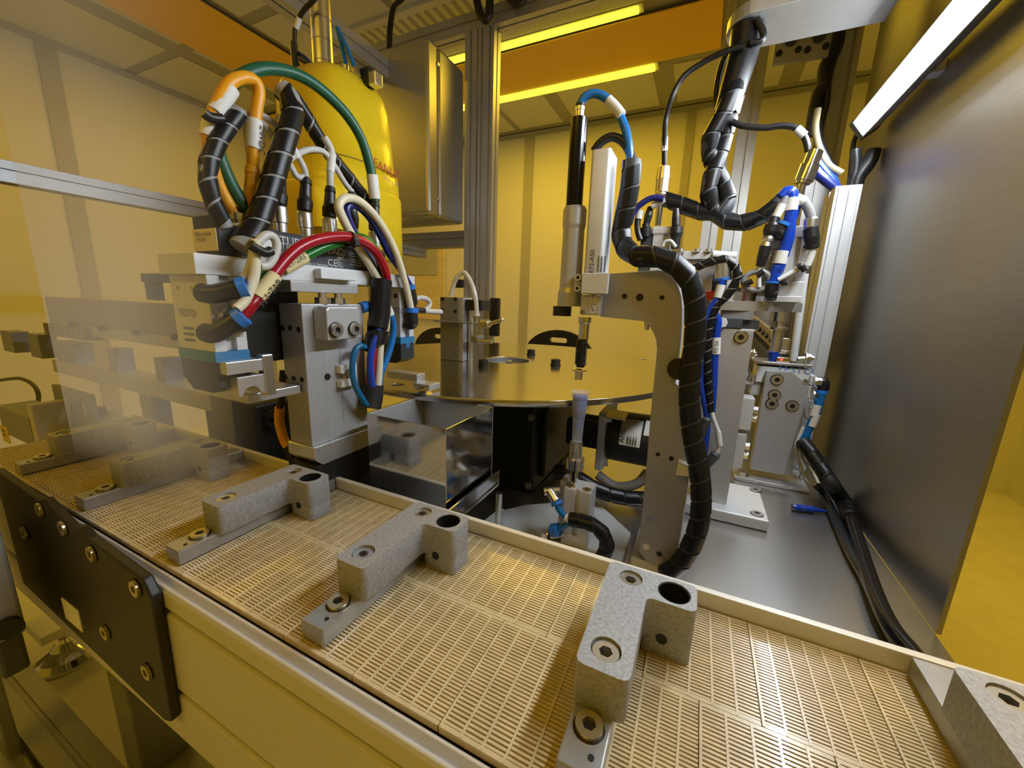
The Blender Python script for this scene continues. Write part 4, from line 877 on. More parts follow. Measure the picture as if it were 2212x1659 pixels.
# ---- hoses of the actuator
ph = thing('actuator_hose', P(*cD(430, 215), Y=YA), 'light blue hose arching from the top of the electric cylinder', 'hose')
MB().tube([P(*cD(*q), Y=YA+dy) for q, dy in (((425, 215), 0), ((480, 135), 0), ((580, 105), .003), ((690, 150), .006), ((790, 260), .01), ((860, 400), .01), ((905, 560), .01), ((930, 780), .01))], .0062, 12, 8).obj('hose_body', SKYH, ph)
a, b, c = [P(*cD(*q), Y=YA+.007) for q in ((710, 165), (785, 240), (845, 320))]; MB().tube([a, b, c], .0072, 12, 6).obj('label_sleeve', PAPER, ph)
hose('actuator_cable', [P(*cD(*q), Y=YA+.012) for q in ((565, 680), (640, 585), (740, 535), (830, 560), (900, 640), (950, 760), (960, 800))], .0066, BLK, 'black cable arching from the grey housing of the electric cylinder', 'cable')
wrapped('hose_bundle', [P(*cD(*q), Y=YA+.012) for q in ((945, 770), (935, 950), (905, 1150), (865, 1330), (835, 1480))]+[P(*cE(*q), Y=YA+dy) for q, dy in (((600, 10), .01), ((640, 75), -.006), ((720, 115), -.018), ((820, 110), -.022), ((920, 135), -.022), ((1010, 200), -.022), ((1080, 290), -.022), ((1108, 400), -.022), ((1115, 560), -.022), ((1105, 740), -.022), ((1080, 900), -.022), ((1070, 1060), -.022), ((1075, 1200), -.022), ((1095, 1380), -.022), ((1130, 1560), -.022), ((1150, 1700), -.022))]+[P(*cI(*q), Y=YA-.022) for q in ((312, 100), (300, 220), (250, 360), (170, 470), (90, 520))],
        .0150, .030, 'thick black spiral-wrapped bundle running round the back of the C-shaped bracket', core=GREY_D)

# ================================================================== LIFT CYLINDER WITH PIPETTE TIP
YT = .632
bp = thing('base_plate', (-.15, .7, -.45), 'grey triangular base plate bolted to the table under the lift cylinder', 'plate')
zp = -.438
tri = [P(*cF(*q), Z=zp) for q in ((905, 1085), (940, 1060), (1150, 1010), (1640, 970), (1945, 1220), (1945, 1290))]
poly = [(min(q.x, xl-.024), q.y) for q in tri]+[(xl-.024, .50), (-.36, .50)]
MB().prism(poly, 'z', -.4495, zp).obj('plate_body', ALU_W, bp, .001)
for (x_, y_) in ((975, 1050), (1632, 975)): screw(bp, P(*cF(x_, y_), Z=zp), (0, 0, 1), .009, .008, 'hex', 'hex_bolt')
lc = thing('lift_cylinder', (-.16, YT, zp), 'small square pneumatic lift cylinder standing on the triangular plate', 'cylinder')
a = P(1212, 1150, Y=YT); x0 = P(*cF(1415, 1100), Y=YT).x; x1 = P(*cF(1600, 1100), Y=YT).x; zt = P(*cF(1500, 905), Y=YT).z
pr = [(x0, YT), (x0+(x1-x0)*.42, YT), (x0+(x1-x0)*.42, YT+.006), (x0+(x1-x0)*.58, YT+.006), (x0+(x1-x0)*.58, YT), (x1, YT), (x1, YT+.045), (x0, YT+.045)]
MB().prism(pr, 'z', zp+.0005, zt).obj('cylinder_body', ALU_W, lc, .001)
box('end_cover', (x0-.0006, YT-.0006, zp+.0005), (x1+.0006, YT+.0452, zp+.022), ALU_W, lc, .0008)
box('side_cover', (x0-.012, YT+.012, zp+.0005), (x0-.0008, YT+.045, zt+.006), ALU, lc, .001)
for fx in (.2, .8): screw(lc, (x0+(x1-x0)*fx, YT+.010, zt-.001), (0, 0, 1), .008, .003)
xr_ = P(*cF(1497, 800), Y=YT+.02).x; yr = YT+.02
zf = lambda y: P(*cF(1500, y), Y=yr).z
cyl('piston_rod', (xr_, yr, zt-.002), (xr_, yr, zf(740)), .0075, CHROME, lc)
MB().ring((xr_, yr, zf(750)), (xr_, yr, zf(680)), .0168, .007).obj('shaft_collar', NICKEL, lc)
box('collar_slit', (xr_+.004, yr-.0175, zf(750)), (xr_+.006, yr-.008, zf(678)), BLK_M, lc, 0)
cyl('tip_holder', (xr_, yr, zf(682)), (xr_, yr, zf(565)), .0115, NICKEL, lc, n=24); cyl('holder_neck', (xr_, yr, zf(690)), (xr_, yr, zf(660)), .009, NICKEL, lc)
xt = P(1241, 940, Y=yr).x; xt = xr_+.001
tp = thing('pipette_tip', (xt, yr, zf(560)), 'frosted pipette tip with blue filter standing on the lift cylinder', 'pipette tip')
Zt = lambda y: P(1245, y, Y=yr).z
MB().lathe((xt, yr, Zt(953)), (xt, yr, Zt(845)), [(0, .0088), (.02, .0088), (.48, .0105), (.52, .0115), (.86, .0135), (.88, .0150), (1, .0165)], 28).obj('tip_shell', TIPW, tp)
MB().lathe((xt, yr, Zt(930)), (xt, yr, Zt(890)), [(0, .003), (.1, .0042), (1, .0052)], 16).obj('filter_core', TIPB, tp)
MB().lathe((xt, yr, Zt(888)), (xt, yr, Zt(853)), [(0, .0095), (.1, .0110), (1, .0122)], 20).obj('filter_plug', mat('pale_blue_filter', (.16, .22, .72), .5), tp)
# fittings and small hoses of the lift cylinder
p = P(*cF(1395, 905), Y=YT+.008); q = P(*cF(1285, 915), Y=YT-.004); r = P(*cF(1370, 985), Y=YT-.01)
cyl('air_fitting', p, q, .0085, NICKEL, lc); cyl('fitting_end', P(*cF(1325, 910), Y=YT-.002), r, .0085, NICKEL, lc)
cyl('collar', r, P(*cF(1380, 1010), Y=YT-.012), .0105, BLUEP, lc)
cyl('air_fitting', P(*cF(1420, 1210), Y=YT+.004), P(*cF(1330, 1222), Y=YT-.006), .008, NICKEL, lc); MB().prism(circ(0, 0, .0085, 6), 'z', 0, .01).obj
q2 = P(*cF(1290, 1215), Y=YT-.006); screw(lc, q2+Vector((.006, 0, 0)), (-1, 0, 0), .009, .012, 'hex', 'hex_bolt')
cyl('collar', P(*cF(1345, 1190), Y=YT-.014), P(*cF(1390, 1185), Y=YT-.016), .012, BLUEP, lc)
hose('sky_hose', [P(*cF(*k), Y=YT-.014) for k in ((1378, 1005), (1390, 1040), (1430, 1085), (1475, 1110))], .0058, SKYH, 'short light blue hose on the upper fitting of the lift cylinder')
hose('sky_hose', [P(*cF(*k), Y=YT-.016) for k in ((1365, 1195), (1400, 1175), (1440, 1150), (1480, 1130))], .0055, SKYH, 'short light blue hose on the lower fitting of the lift cylinder')
for k, nm in (((1435, 1095, 1465, 1112), 'sky_hose.005'), ((1405, 1172, 1455, 1145), 'sky_hose.006')):
    a = P(*cF(k[0], k[1]), Y=YT-.015); b = P(*cF(k[2], k[3]), Y=YT-.015)
    if nm in bpy.data.objects: sleeve(bpy.data.objects[nm], a, b, .0072, PAPER)
wrapped('wrapped_hose', [P(*cF(*k), Y=YT-.014) for k in ((1470, 1112), (1540, 1120), (1630, 1150), (1700, 1210), (1730, 1290), (1700, 1370), (1660, 1440), (1610, 1500))], .0128, .024, 'short black wrapped hose bending down in front of the lift cylinder', core=BLK_R)

# ================================================================== PRESS STATION BEHIND THE BRACKET (pillar with foot)
ft = [P(*cI(*q), Z=-.425) for q in ((690, 20), (715, 210), (355, 130))]
sp = thing('press_pillar', (ft[1].x-.06, ft[1].y+.06, -.45), 'grey pillar on a thick bolted foot plate behind the C-shaped bracket', 'pillar')
fx1, fy0, fy1 = ft[1].x, ft[1].y, ft[0].y
fx0 = ft[2].x-.05
box('foot_plate', (fx0, fy0, -.4495), (fx1, fy1, -.425), ALU_W, sp, .003)
for q in ((632, 25), (640, 165)): screw(sp, P(*cI(*q), Z=-.425), (0, 0, 1), .011, .003)
YP = fy0+.035
pa = P(*cE(1240, 640), Y=YP); pb = P(*cE(1480, 640), Y=YP)
xpl, xpr = P(1540, 900, Y=YP).x-.01, P(1606, 860, Y=YP).x
box('pillar_body', (xpl, YP, -.425), (xpr, YP+.07, pb.z), ALU, sp, .0015)
box('pillar_cap', (xpl, YP-.001, pb.z), (xpr+.001, YP+.071, pb.z+.005), ALU_W, sp, .0008)
screw(sp, P(*cE(1432, 678), Y=YP), (0, -1, 0), .0115, .004)
for (y0_, y1_, o_) in ((1090, 1320, 0), (1340, 1590, -.004)):
    a = P(*cE(1400, y0_), Y=YP+.02); b = P(*cE(1480, y1_), Y=YP+.02)
    box('side_bracket', (xpr, YP+.006, b.z), (xpr+.022+o_, YP+.05, a.z), ALU_W, sp, .001)
    for k in (.35, .62): screw(sp, (xpr+.022+o_, YP+.018, b.z+(a.z-b.z)*k), (1, -.15, 0), .0085, .012, 'hex', 'hex_bolt')
box('sensor_plate', P(*cE(1290, 610), Y=YP-.004), P(*cE(1440, 545), Y=YP+.03), GREY_D, sp, .001)
MB().prism([(q.x, q.z) for q in (P(*cE(*k), Y=YP-.008) for k in ((1290, 540), (1330, 545), (1340, 575), (1325, 605), (1290, 612)))], 'y', YP-.014, YP-.006).obj('white_clip', WHITE, sp, .0008)
# top plate carrying the cylinders
YC = YP+.02
tpz0, tpz1 = P(1690, 674, Y=YC-.03).z, P(1690, 652, Y=YC-.03).z
tl = thing('tooling_plate', (.15, YC, tpz0), 'thick round-ended steel tooling plate on top of the grey pillar', 'plate')
xe = P(1757, 662, Y=YC).x; xs_ = P(1540, 650, Y=YC).x
pts = [(xs_, YC-.02)]+[(xe-.16+.16*math.sin(math.radians(a)), YC+.10-.12*math.cos(math.radians(a))) for a in range(0, 91, 6)]+[(xe, YC+.16), (xs_, YC+.16)]
MB().prism(pts, 'z', tpz0, tpz1).obj('plate_body', ALU_MILL, tl, .0015)
a = P(1545, 686, Y=YC); b = P(1628, 672, Y=YC)
box('plate_spacer', (xpl, YC-.012, a.z-.002), (b.x, YC+.08, tpz0), GREY, tl, .001)
box('plate_stem', (xpl+.01, YC+.0, pb.z+.005), (xpl+.07, YC+.06, a.z-.002), GREY_D, tl, .001)
sx = P(1617, 640, Y=YC+.03).x
MB().lathe((sx, YC+.03, tpz1), (sx, YC+.03, P(1617, 622, Y=YC+.03).z), [(0, .014), (.68, .014), (.70, .028), (1, .028)], 28).obj('spool_knob', STEEL, tl)
a = P(1658, 655, Y=YC+.0); b = P(1731, 643, Y=YC+.0)
box('cylinder_flange', (a.x, YC-.005, tpz1), (b.x, YC+.07, P(1700, 640, Y=YC).z), ALU_W, tl, .001)
box('rear_block', (P(1585, 640, Y=YC+.1).x, YC+.09, tpz1), (P(1660, 640, Y=YC+.1).x, YC+.13, P(1620, 622, Y=YC+.1).z), ALU_W, tl, .001)
xd = P(1686, 690, Y=YC+.02).x
MB().lathe((xd, YC+.02, P(1686, 760, Y=YC+.02).z), (xd, YC+.02, tpz0), [(0, .0105), (.55, .0105), (.56, .016), (.62, .016), (.63, .0085), (.75, .0085), (.76, .013), (1, .013)], 20).obj('plunger', NICKEL, tl)
# guided pneumatic cylinder on the plate
gc = thing('guide_cylinder', (.2, YC, tpz1), 'silver pneumatic cylinder with printed maker name on the tooling plate', 'cylinder')
zc1 = P(1720, 512, Y=YC).z
xa, xb = P(1690, 580, Y=YC).x, P(1742, 580, Y=YC).x
zc0 = P(1700, 640, Y=YC).z
MB().prism([(xa, YC), (xa+(xb-xa)*.42, YC), (xa+(xb-xa)*.42, YC+.008), (xa+(xb-xa)*.6, YC+.008), (xa+(xb-xa)*.6, YC), (xb, YC), (xb, YC+.06), (xa, YC+.06)], 'z', zc0, zc1).obj('cylinder_body', ALU_W, gc, .001)
MB().hexa([(xa-.035, YC+.002, zc1+.004), (xa-.001, YC+.002, zc1+.004), (xa-.001, YC+.06, zc1+.004), (xa-.035, YC+.06, zc1+.004)], [(xa-.035, YC+.002, zc0), (xa-.001, YC+.002, zc0), (xa-.001, YC+.06, zc0), (xa-.035, YC+.06, zc0)]).obj('cylinder_side', ALU, gc, .001)
text(gc, 'FESTO', (xa-.010, YC+.0018, zc1-.07), (0, 0, 1), (-1, 0, 0), .018, INKG)
box('end_cover', (xa-.0005, YC-.0005, zc1), (xb+.0005, YC+.0605, zc1+.02), ALU_W, gc, .001)
box('bottom_cover', (xa-.0005, YC-.0005, zc0), (xb+.0005, YC+.0605, zc0+.028), ALU_W, gc, .001)
hole(gc, P(*cO(1255, 1330), Y=YC-.0008), (0, -1, 0), .004)
yk = YC+.03
def zk(y, x=1735): return P(x, y, Y=yk).z
xk = P(1738, 400, Y=yk).x
cyl('stud_rod', (xk-.012, yk, zc1+.02), (xk-.004, yk, zk(397)), .0075, CHROME, gc)
MB().lathe((xk-.004, yk, zk(397)), (xk+.008, yk, zk(327)), [(0, .013), (.07, .013), (.08, .0165), (.55, .0165), (.57, .0135), (.97, .0135), (1, .010)], 14).obj('sensor_plug', CHROME, gc)
# fittings around the cylinder
def px(fn, pts, Y): return [P(*fn(*q), Y=Y) for q in pts]
yf = YC-.02
e = MB().tube(px(cO, [(905, 1130), (830, 1140), (890, 1040)], yf), .0125, 12, 5).obj('elbow_fitting', BLK, gc); a, b = px(cO, [(905, 1020), (935, 975)], yf); cyl('collar', a, b, .0135, BLUEP, e)
e = MB().tube(px(cQ, [(1080, 700), (980, 690), (975, 500)], yf), .0120, 12, 5).obj('elbow_fitting', BLK, gc); a, b = px(cQ, [(995, 485), (1003, 445)], yf); cyl('collar', a, b, .0135, BLUEP, e)
h = thing('blue_hose', px(cO, [(1000, 500)], yf)[0], 'thick blue hose hanging beside the silver cylinder at right', 'hose')
MB().tube(px(cO, [(880, 600), (950, 530), (1020, 520), (1050, 600), (1050, 750), (1010, 950), (990, 1150), (940, 1350), (870, 1560), (820, 1700)], yf)+px(cQ, [(1100, 150), (1050, 300), (1010, 450)], yf), .0105, 12, 8).obj('hose_body', BLUEH, h)
for p_ in ([(1055, 610), (1025, 800)], [(905, 1400), (850, 1590)]): a, b = px(cO, p_, yf); sleeve(h, a, b, .0120, PAPER)
hose('sky_hose', px(cO, [(1100, 580), (1110, 700), (1060, 900), (960, 960), (930, 990)], yf+.006), .0078, BLUEH, 'second blue hose bending to the upper elbow beside the silver cylinder')
s1 = thing('sensor_cable', px(cO, [(890, 700)], yf)[0], 'grey sensor cable with black plug left of the thick blue hose', 'cable')
MB().tube(px(cO, [(950, 580), (910, 690), (850, 790), (800, 890)], yf-.004), .0060, 10, 6).obj('cable_body', GREY, s1)
a, b = px(cO, [(900, 700), (805, 890)], yf-.004); sleeve(s1, a, b, .0078, PAPER)
MB().lathe(*px(cO, [(790, 890), (700, 1170)], yf-.004), [(0, .0085), (.3, .010), (.45, .0125), (.8, .0125), (1, .010)]).obj('plug', BLK, s1)
MB().lathe(*px(cO, [(700, 1170), (650, 1330)], yf-.004), [(0, .0085), (.3, .011), (.55, .011), (.6, .009), (1, .0105)]).obj('plug_nut', NICKEL, s1)
MB().lathe(*px(cO, [(650, 1330), (565, 1630)], yf-.004), [(0, .0105), (.5, .010), (1, .0075)]).obj('socket', BLK, s1)
MB().tube(px(cQ, [(745, 130), (740, 230), (730, 420), (735, 560)], yf-.004), .0042, 10, 5).obj('lead', WHITE, s1)
c_ = px(cQ, [(690, 430)], yf)[0]
MB().tube(None, .0055, 10, path=[c_+Vector((.0225*math.cos(i*.25), -.002+.001*i/10, .018*math.sin(i*.25))) for i in range(52)]).obj('coiled_lead', GREY, s1)
MB().tube(px(cQ, [(455, 490), (520, 470), (600, 430)], yf-.008), .0055, 8, 4).obj('cable_tie', BLK, s1); MB().tube(px(cQ, [(690, 330), (750, 280), (815, 235)], yf-.010), .0055, 8, 4).obj('cable_tie', BLK, s1)
s2 = thing('sensor_cable', px(cO, [(1200, 640)], yf)[0], 'grey sensor cable with black plug right of the thick blue hose', 'cable')
MB().tube(px(cO, [(1090, 600), (1190, 640), (1260, 720), (1310, 830), (1330, 920)], yf), .0080, 10, 6).obj('cable_body', GREY, s2)
a, b = px(cO, [(1110, 615), (1230, 665)], yf); sleeve(s2, a, b, .0088, PAPER)
MB().lathe(*px(cO, [(1330, 900), (1320, 1060)], yf), [(0, .009), (.2, .0115), (.9, .0115), (1, .010)]).obj('plug_nut', NICKEL, s2)
MB().lathe(*px(cO, [(1320, 1060), (1355, 1370)], yf), [(0, .0120), (.45, .0125), (.8, .0105), (.95, .0105), (1, .007)]).obj('plug', BLK, s2)
MB().tube(px(cO, [(1355, 1370), (1350, 1450), (1310, 1560), (1240, 1660)], yf)+px(cQ, [(1600, 150), (1420, 260), (1200, 400), (1120, 420), (1250, 330), (1450, 220), (1560, 130), (1560, 70)], yf), .0046, 10, 8).obj('lead', WHITE, s2)
MB().tube(px(cQ, [(1110, 415), (1200, 370), (1400, 260), (1620, 130)], yf-.008), .0044, 10, 6).obj('lead', WHITE, s2)
a, b = px(cO, [(1350, 1400), (1270, 1620)], yf); sleeve(s2, a, b, .0060, PAPER)
for p_ in ([(1190, 420), (1230, 480), (1270, 460)], [(1500, 160), (1580, 130), (1650, 240)]): MB().tube(px(cQ, p_, yf-.014), .0050, 8, 4).obj('cable_tie', BLK, s2)

# ---- valve cylinder behind the bracket head
YV = YP+.03
vc = thing('valve_cylinder', P(1430, 560, Y=YV), 'white pneumatic cylinder with two sensor plugs just behind the bracket head', 'cylinder')
a = P(*cD(1145, 1430), Y=YV); b = P(*cD(1355, 1500), Y=YV)
box('cylinder_head', (a.x, YV-.004, b.z), (b.x, YV+.05, a.z), ALU_W, vc, .004)
zl = P(1440, 640, Y=YV).z
MB().prism([(a.x+.004, YV), (a.x+.026, YV), (a.x+.026, YV+.006), (a.x+.034, YV+.006), (a.x+.034, YV), (b.x-.003, YV), (b.x-.003, YV+.045), (a.x+.004, YV+.045)], 'z', zl, b.z).obj('cylinder_body', ALU_W, vc, .001)
box('cylinder_side', (a.x-.022, YV+.003, zl), (a.x+.003, YV+.045, b.z+.01), GREY_D, vc, .001)
cyl('stud_rod', P(*cD(1200, 1420), Y=YV+.02), P(*cD(1235, 1120), Y=YV+.02), .0068, CHROME, vc)
MB().lathe(P(*cD(1235, 1110), Y=YV+.02), P(*cD(1265, 820), Y=YV+.02), [(0, .011), (.06, .011), (.08, .0135), (.50, .0135), (.52, .0145), (.95, .0125), (1, .008)], 14).obj('sensor_plug', NICKEL, vc)
MB().lathe(P(*cD(1090, 1400), Y=YV-.01), P(*cD(1130, 1230), Y=YV-.01), [(0, .007), (.5, .0085), (1, .006)]).obj('sensor_lead_plug', BLK, vc)
MB().lathe(P(*cD(1080, 1530), Y=YV-.01), P(*cD(1085, 1400), Y=YV-.01), [(0, .011), (.7, .012), (.75, .008), (1, .008)]).obj('sensor_socket', BLK, vc)
MB().lathe(P(*cD(1385, 1420), Y=YV-.01), P(*cD(1385, 1250), Y=YV-.01), [(0, .009), (.5, .0085), (1, .006)]).obj('sensor_lead_plug', BLK, vc)
MB().lathe(P(*cD(1375, 1650), Y=YV-.01), P(*cD(1390, 1430), Y=YV-.01), [(0, .009), (.5, .010), (.7, .013), (1, .012)]).obj('sensor_socket', BLK, vc)
MB().tube([P(*cD(*q), Y=YV-.02) for q in ((1030, 1560), (1005, 1480), (1000, 1380), (1020, 1280))], .0065, 10, 6).obj('lead', BLK, vc)
a_, b_ = P(*cD(1010, 1350), Y=YV-.02), P(*cD(1028, 1265), Y=YV-.02); sleeve(vc, a_, b_, .0075, PAPER)
a_, b_ = P(*cD(1140, 1225), Y=YV-.02), P(*cD(1275, 1155), Y=YV-.02); sleeve(vc, a_, b_, .0068, PAPER)
MB().tube([P(*cD(*q), Y=YV-.02) for q in ((1250, 1620), (1270, 1580), (1330, 1570), (1380, 1630))], .0038, 8, 5).obj('wire_loop', PALEG, vc)
hose('navy_hose', [P(*cD(*q), Y=YV-.03) for q in ((920, 1400), (960, 1280), (1050, 1190), (1150, 1140), (1260, 1150))], .0066, NAVYH, 'dark blue hose bowing left from the white cylinder behind the bracket')
# slide block between bracket and pillar
a = P(1462, 545, Y=YP+.01); b = P(1535, 640, Y=YP+.01)
sb = thing('slide_block', P(1500, 640, Y=YP), 'grey slide block with screws above the grey pillar', 'block')
box('block_body', (a.x, YP+.01, P(1500, 700, Y=YP).z), (b.x, YP+.06, a.z), ALU, sb, .002)
box('block_top', (P(1475, 545, Y=YP).x, YP, P(1500, 560, Y=YP).z), (P(1540, 545, Y=YP).x, YP+.05, P(1500, 542, Y=YP).z), ALU_W, sb, .001)
cyl('guide_pin', P(1540, 552, Y=YP), P(1590, 555, Y=YP), .010, ALU_W, sb)
for x_ in (1470, 1505, 1530): cyl('block_stud', P(x_, 545, Y=YP+.0), P(x_, 538, Y=YP+.0), .007, NICKEL, sb)
rg = thing('pressure_regulator', P(1560, 600, Y=YP-.02), 'clear-bowled air fitting with blue collar above the orange ring', 'fitting')
q0, q1 = P(1562, 605, Y=YP-.02), P(1562, 570, Y=YP-.02)
cyl('fitting_bowl', q0, q1, .016, NICKEL, rg); cyl('collar', P(1561, 606, Y=YP-.02), P(1561, 601, Y=YP-.02), .0165, BLUEP, rg)
box('fitting_body', P(1535, 640, Y=YP+.02), P(1575, 560, Y=YP+.05), BLK, rg, .002)
cyl('orange_ring', P(1545, 648, Y=YP+.01), P(1546, 630, Y=YP+.01), .022, ORANGE, rg)
wrapped('wrapped_hose', [P(*cE(*q), Y=YP+dy) for q, dy in (((1090, 200), -.03), ((1180, 160), -.03), ((1290, 130), -.03), ((1370, 150), -.03), ((1410, 220), -.03), ((1395, 300), -.03), ((1330, 390), -.03), ((1270, 440), -.03), ((1235, 520), -.03), ((1208, 640), -.03), ((1200, 800), -.03), ((1205, 1000), -.03), ((1215, 1200), -.03))], .0082, .022, 'thin black wrapped hose looping over the air fitting and down beside the pillar')
h = thing('blue_hose', P(1560, 610, Y=YP-.03), 'bright blue hose with white sleeve running down in front of the pillar', 'hose')
MB().tube([P(*cE(*q), Y=YP-.03) for q in ((1300, 270), (1285, 370), (1240, 440), (1195, 520), (1175, 640), (1160, 760), (1150, 1000), (1195, 1250), (1175, 1480), (1160, 1600))], .0068, 12, 8).obj('hose_body', BLUEH, h)
a, b = P(*cE(1295, 310), Y=YP-.03), P(*cE(1270, 400), Y=YP-.03); sleeve(h, a, b, .0085, PAPER)
h = thing('blue_hose', P(1550, 690, Y=YP-.04), 'blue hose bend with a printed white sleeve on the pillar face', 'hose')
MB().tube([P(*cE(*q), Y=YP-.022) for q in ((1225, 1200), (1240, 1000), (1245, 850), (1262, 650), (1270, 560), (1245, 520), (1225, 560), (1215, 640))], .0078, 12, 8).obj('hose_body', BLUEH, h)
a, b = P(*cE(1258, 680), Y=YP-.022), P(*cE(1254, 795), Y=YP-.022); sleeve(h, a, b, .0092, PAPER); text(h, 'V2-2A', b+Vector((.003, -.0095, .002)), (0, 0, 1), (-1, 0, 0), .010, INK)
h = thing('sensor_cable', P(1550, 930, Y=YP-.03), 'white lead with printed sleeve and dark plug in front of the pillar', 'cable')
MB().tube([P(*cE(*q), Y=YP-.03) for q in ((1225, 1205), (1250, 1280), (1275, 1350), (1285, 1430), (1265, 1490))], .0045, 10, 6).obj('lead', WHITE, h)
a, b = P(*cE(1272, 1340), Y=YP-.03), P(*cE(1284, 1440), Y=YP-.03); sleeve(h, a, b, .0060, PAPER)
MB().lathe(P(*cE(1265, 1490), Y=YP-.03), P(*cE(1180, 1590), Y=YP-.03), [(0, .006), (.1, .0095), (1, .0085)]).obj('plug', GREY_D, h)
MB().lathe(P(*cE(1200, 1240), Y=YP-.034), P(*cE(1150, 1370), Y=YP-.034), [(0, .006), (.1, .0095), (1, .0085)]).obj('plug', GREY_D, h)

# ================================================================== SLIDE UNIT (right)
q = P(1749, 1067, Z=-.4495)
YS = q.y+.02
su = thing('slide_unit', (.2, YS, -.45), 'grey bolted slide unit with printed maker name standing at the right', 'slide unit')
pts = [P(*cH(*k), Y=YS) for k in ((690, 820), (850, 828), (932, 905), (860, 1445), (610, 1400))]
xs0 = sum((pts[0].x, pts[4].x))/2; xs1 = sum((pts[2].x, pts[3].x))/2
zb_ = P(1670, 1022, Y=YS).z
MB().prism([(xs0, zb_), (xs1, zb_), (xs1, pts[2].z), (pts[1].x, pts[1].z), (xs0, pts[0].z)], 'y', YS, YS+.035).obj('slide_plate', ALU, su, .0012)
for k in ((758, 872), (743, 962), (728, 1013), (848, 1027)): screw(su, P(*cH(*k), Y=YS), (0, -1, 0), .0125, .004)
xb0 = P(1586, 1030, Y=q.y).x
box('slide_base', (xb0, q.y, -.4495), (q.x, q.y+.14, P(1660, 1043, Y=q.y).z), ALU, su, .002)
zbt = P(1660, 1043, Y=q.y).z
for (x_, y_) in ((1602, 1020), (1727, 1028)):
    k = P(x_, y_+5, Z=zbt); k = Vector((min(max(k.x, xb0+.02), q.x-.02), max(k.y, q.y+.018), zbt)); screw(su, k, (0, 0, 1), .013, .014, 'hex', 'hex_bolt')
    cyl('washer', k, k+Vector((0, 0, .003)), .019, NICKEL, su)
a = P(*cH(645, 790), Y=YS+.02); b = P(*cH(950, 845), Y=YS+.02)
box('slide_carriage', (a.x, YS+.02, b.z-.03), (b.x, YS+.10, a.z), WHITE, su, .001)
text(su, 'FESTO', P(*cH(762, 822), Y=YS+.0196), (1, 0, -.02), (0, 0, 1), .026, mat('maker_blue', (.12, .30, .60), .5))
c = P(*cH(640, 760), Y=YS+.02); d = P(*cH(955, 790), Y=YS+.02)
box('slide_top', (c.x-.004, YS+.014, d.z-.004), (d.x+.004, YS+.11, c.z), STEEL, su, .001)
box('carriage_side', (P(*cH(615, 850), Y=YS+.03).x, YS+.03, P(*cH(620, 960), Y=YS+.03).z), (xs0-.003, YS+.07, P(*cH(620, 840), Y=YS+.03).z), ALU_W, su, .001)
for k in ((597, 850), (592, 900)):
    p_ = P(*cH(*k), Y=YS+.04); screw(su, p_, (-1, -.3, 0), .010, .012, 'hex', 'hex_bolt')
a = P(*cH(945, 850), Y=YS+.01); b = P(*cH(1000, 990), Y=YS+.01)
box('port_block', (xs1+.001, YS+.005, P(*cH(960, 900), Y=YS).z), (P(*cH(990, 870), Y=YS).x, YS+.06, P(*cH(960, 850), Y=YS).z), ALU_W, su, .001)
box('port_block', (xs1+.001, YS+.005, P(*cH(960, 985), Y=YS).z), (P(*cH(985, 960), Y=YS).x, YS+.06, P(*cH(960, 915), Y=YS).z), ALU_W, su, .001)
screw(su, P(*cH(925, 885), Y=YS+.002), (0, -1, 0), .006, .003)
e = MB().tube([P(*cH(*k), Y=YS+.005) for k in ((1000, 885), (1035, 890), (1025, 940))], .012, 12, 5).obj('elbow_fitting', BLK, su); a, b = P(*cH(1020, 935), Y=YS), P(*cH(1018, 950), Y=YS); cyl('collar', a, b, .0135, BLUEP, e)
MB().prism(circ(0, 0, 1, 6), 'z', 0, 1)
screw(su, P(*cH(985, 885), Y=YS), (1, 0, 0), .011, .014, 'hex', 'port_nut'); screw(su, P(*cH(975, 962), Y=YS), (1, 0, 0), .011, .014, 'hex', 'port_nut')
cyl('stop_screw', P(*cH(880, 750), Y=YS+.02), P(*cH(975, 745), Y=YS+.02), .006, NICKEL, su); screw(su, P(*cH(930, 748), Y=YS+.02), (1, 0, 0), .012, .012, 'hex', 'stop_nut')
cyl('stop_screw', P(*cH(600, 725), Y=YS+.03), P(*cH(640, 718), Y=YS+.03), .006, NICKEL, su); screw(su, P(*cH(615, 722), Y=YS+.03), (-1, 0, 0), .012, .012, 'hex', 'stop_nut')
box('sensor_eye', P(*cH(755, 765), Y=YS+.03), P(*cH(830, 740), Y=YS+.05), STEEL_M, su, .001)
cyl('red_indicator', P(*cH(783, 752), Y=YS+.0295), P(*cH(783, 752), Y=YS+.031), .004, REDLED, su)
MB().lathe(P(*cH(738, 765), Y=YS+.05), P(*cH(738, 708), Y=YS+.05), [(0, .012), (.8, .012), (1, .013)]).obj('blue_stop', BLUEH, su)
box('angle_bracket', P(*cH(780, 700), Y=YS+.05), P(*cH(840, 630), Y=YS+.052), NICKEL, su, .001); box('angle_bracket', P(*cH(760, 700), Y=YS+.052), P(*cH(850, 712), Y=YS+.10), NICKEL, su, .001)
xv = P(*cH(870, 600), Y=YS+.045).x
cyl('guide_tube', (P(*cH(855, 760), Y=YS+.03).x, YS+.03, P(*cH(855, 760), Y=YS+.03).z), (P(*cH(960, 200), Y=YS+.03).x-.01, YS+.03, P(*cH(940, 250), Y=YS+.03).z), .0085, WHITE, su)
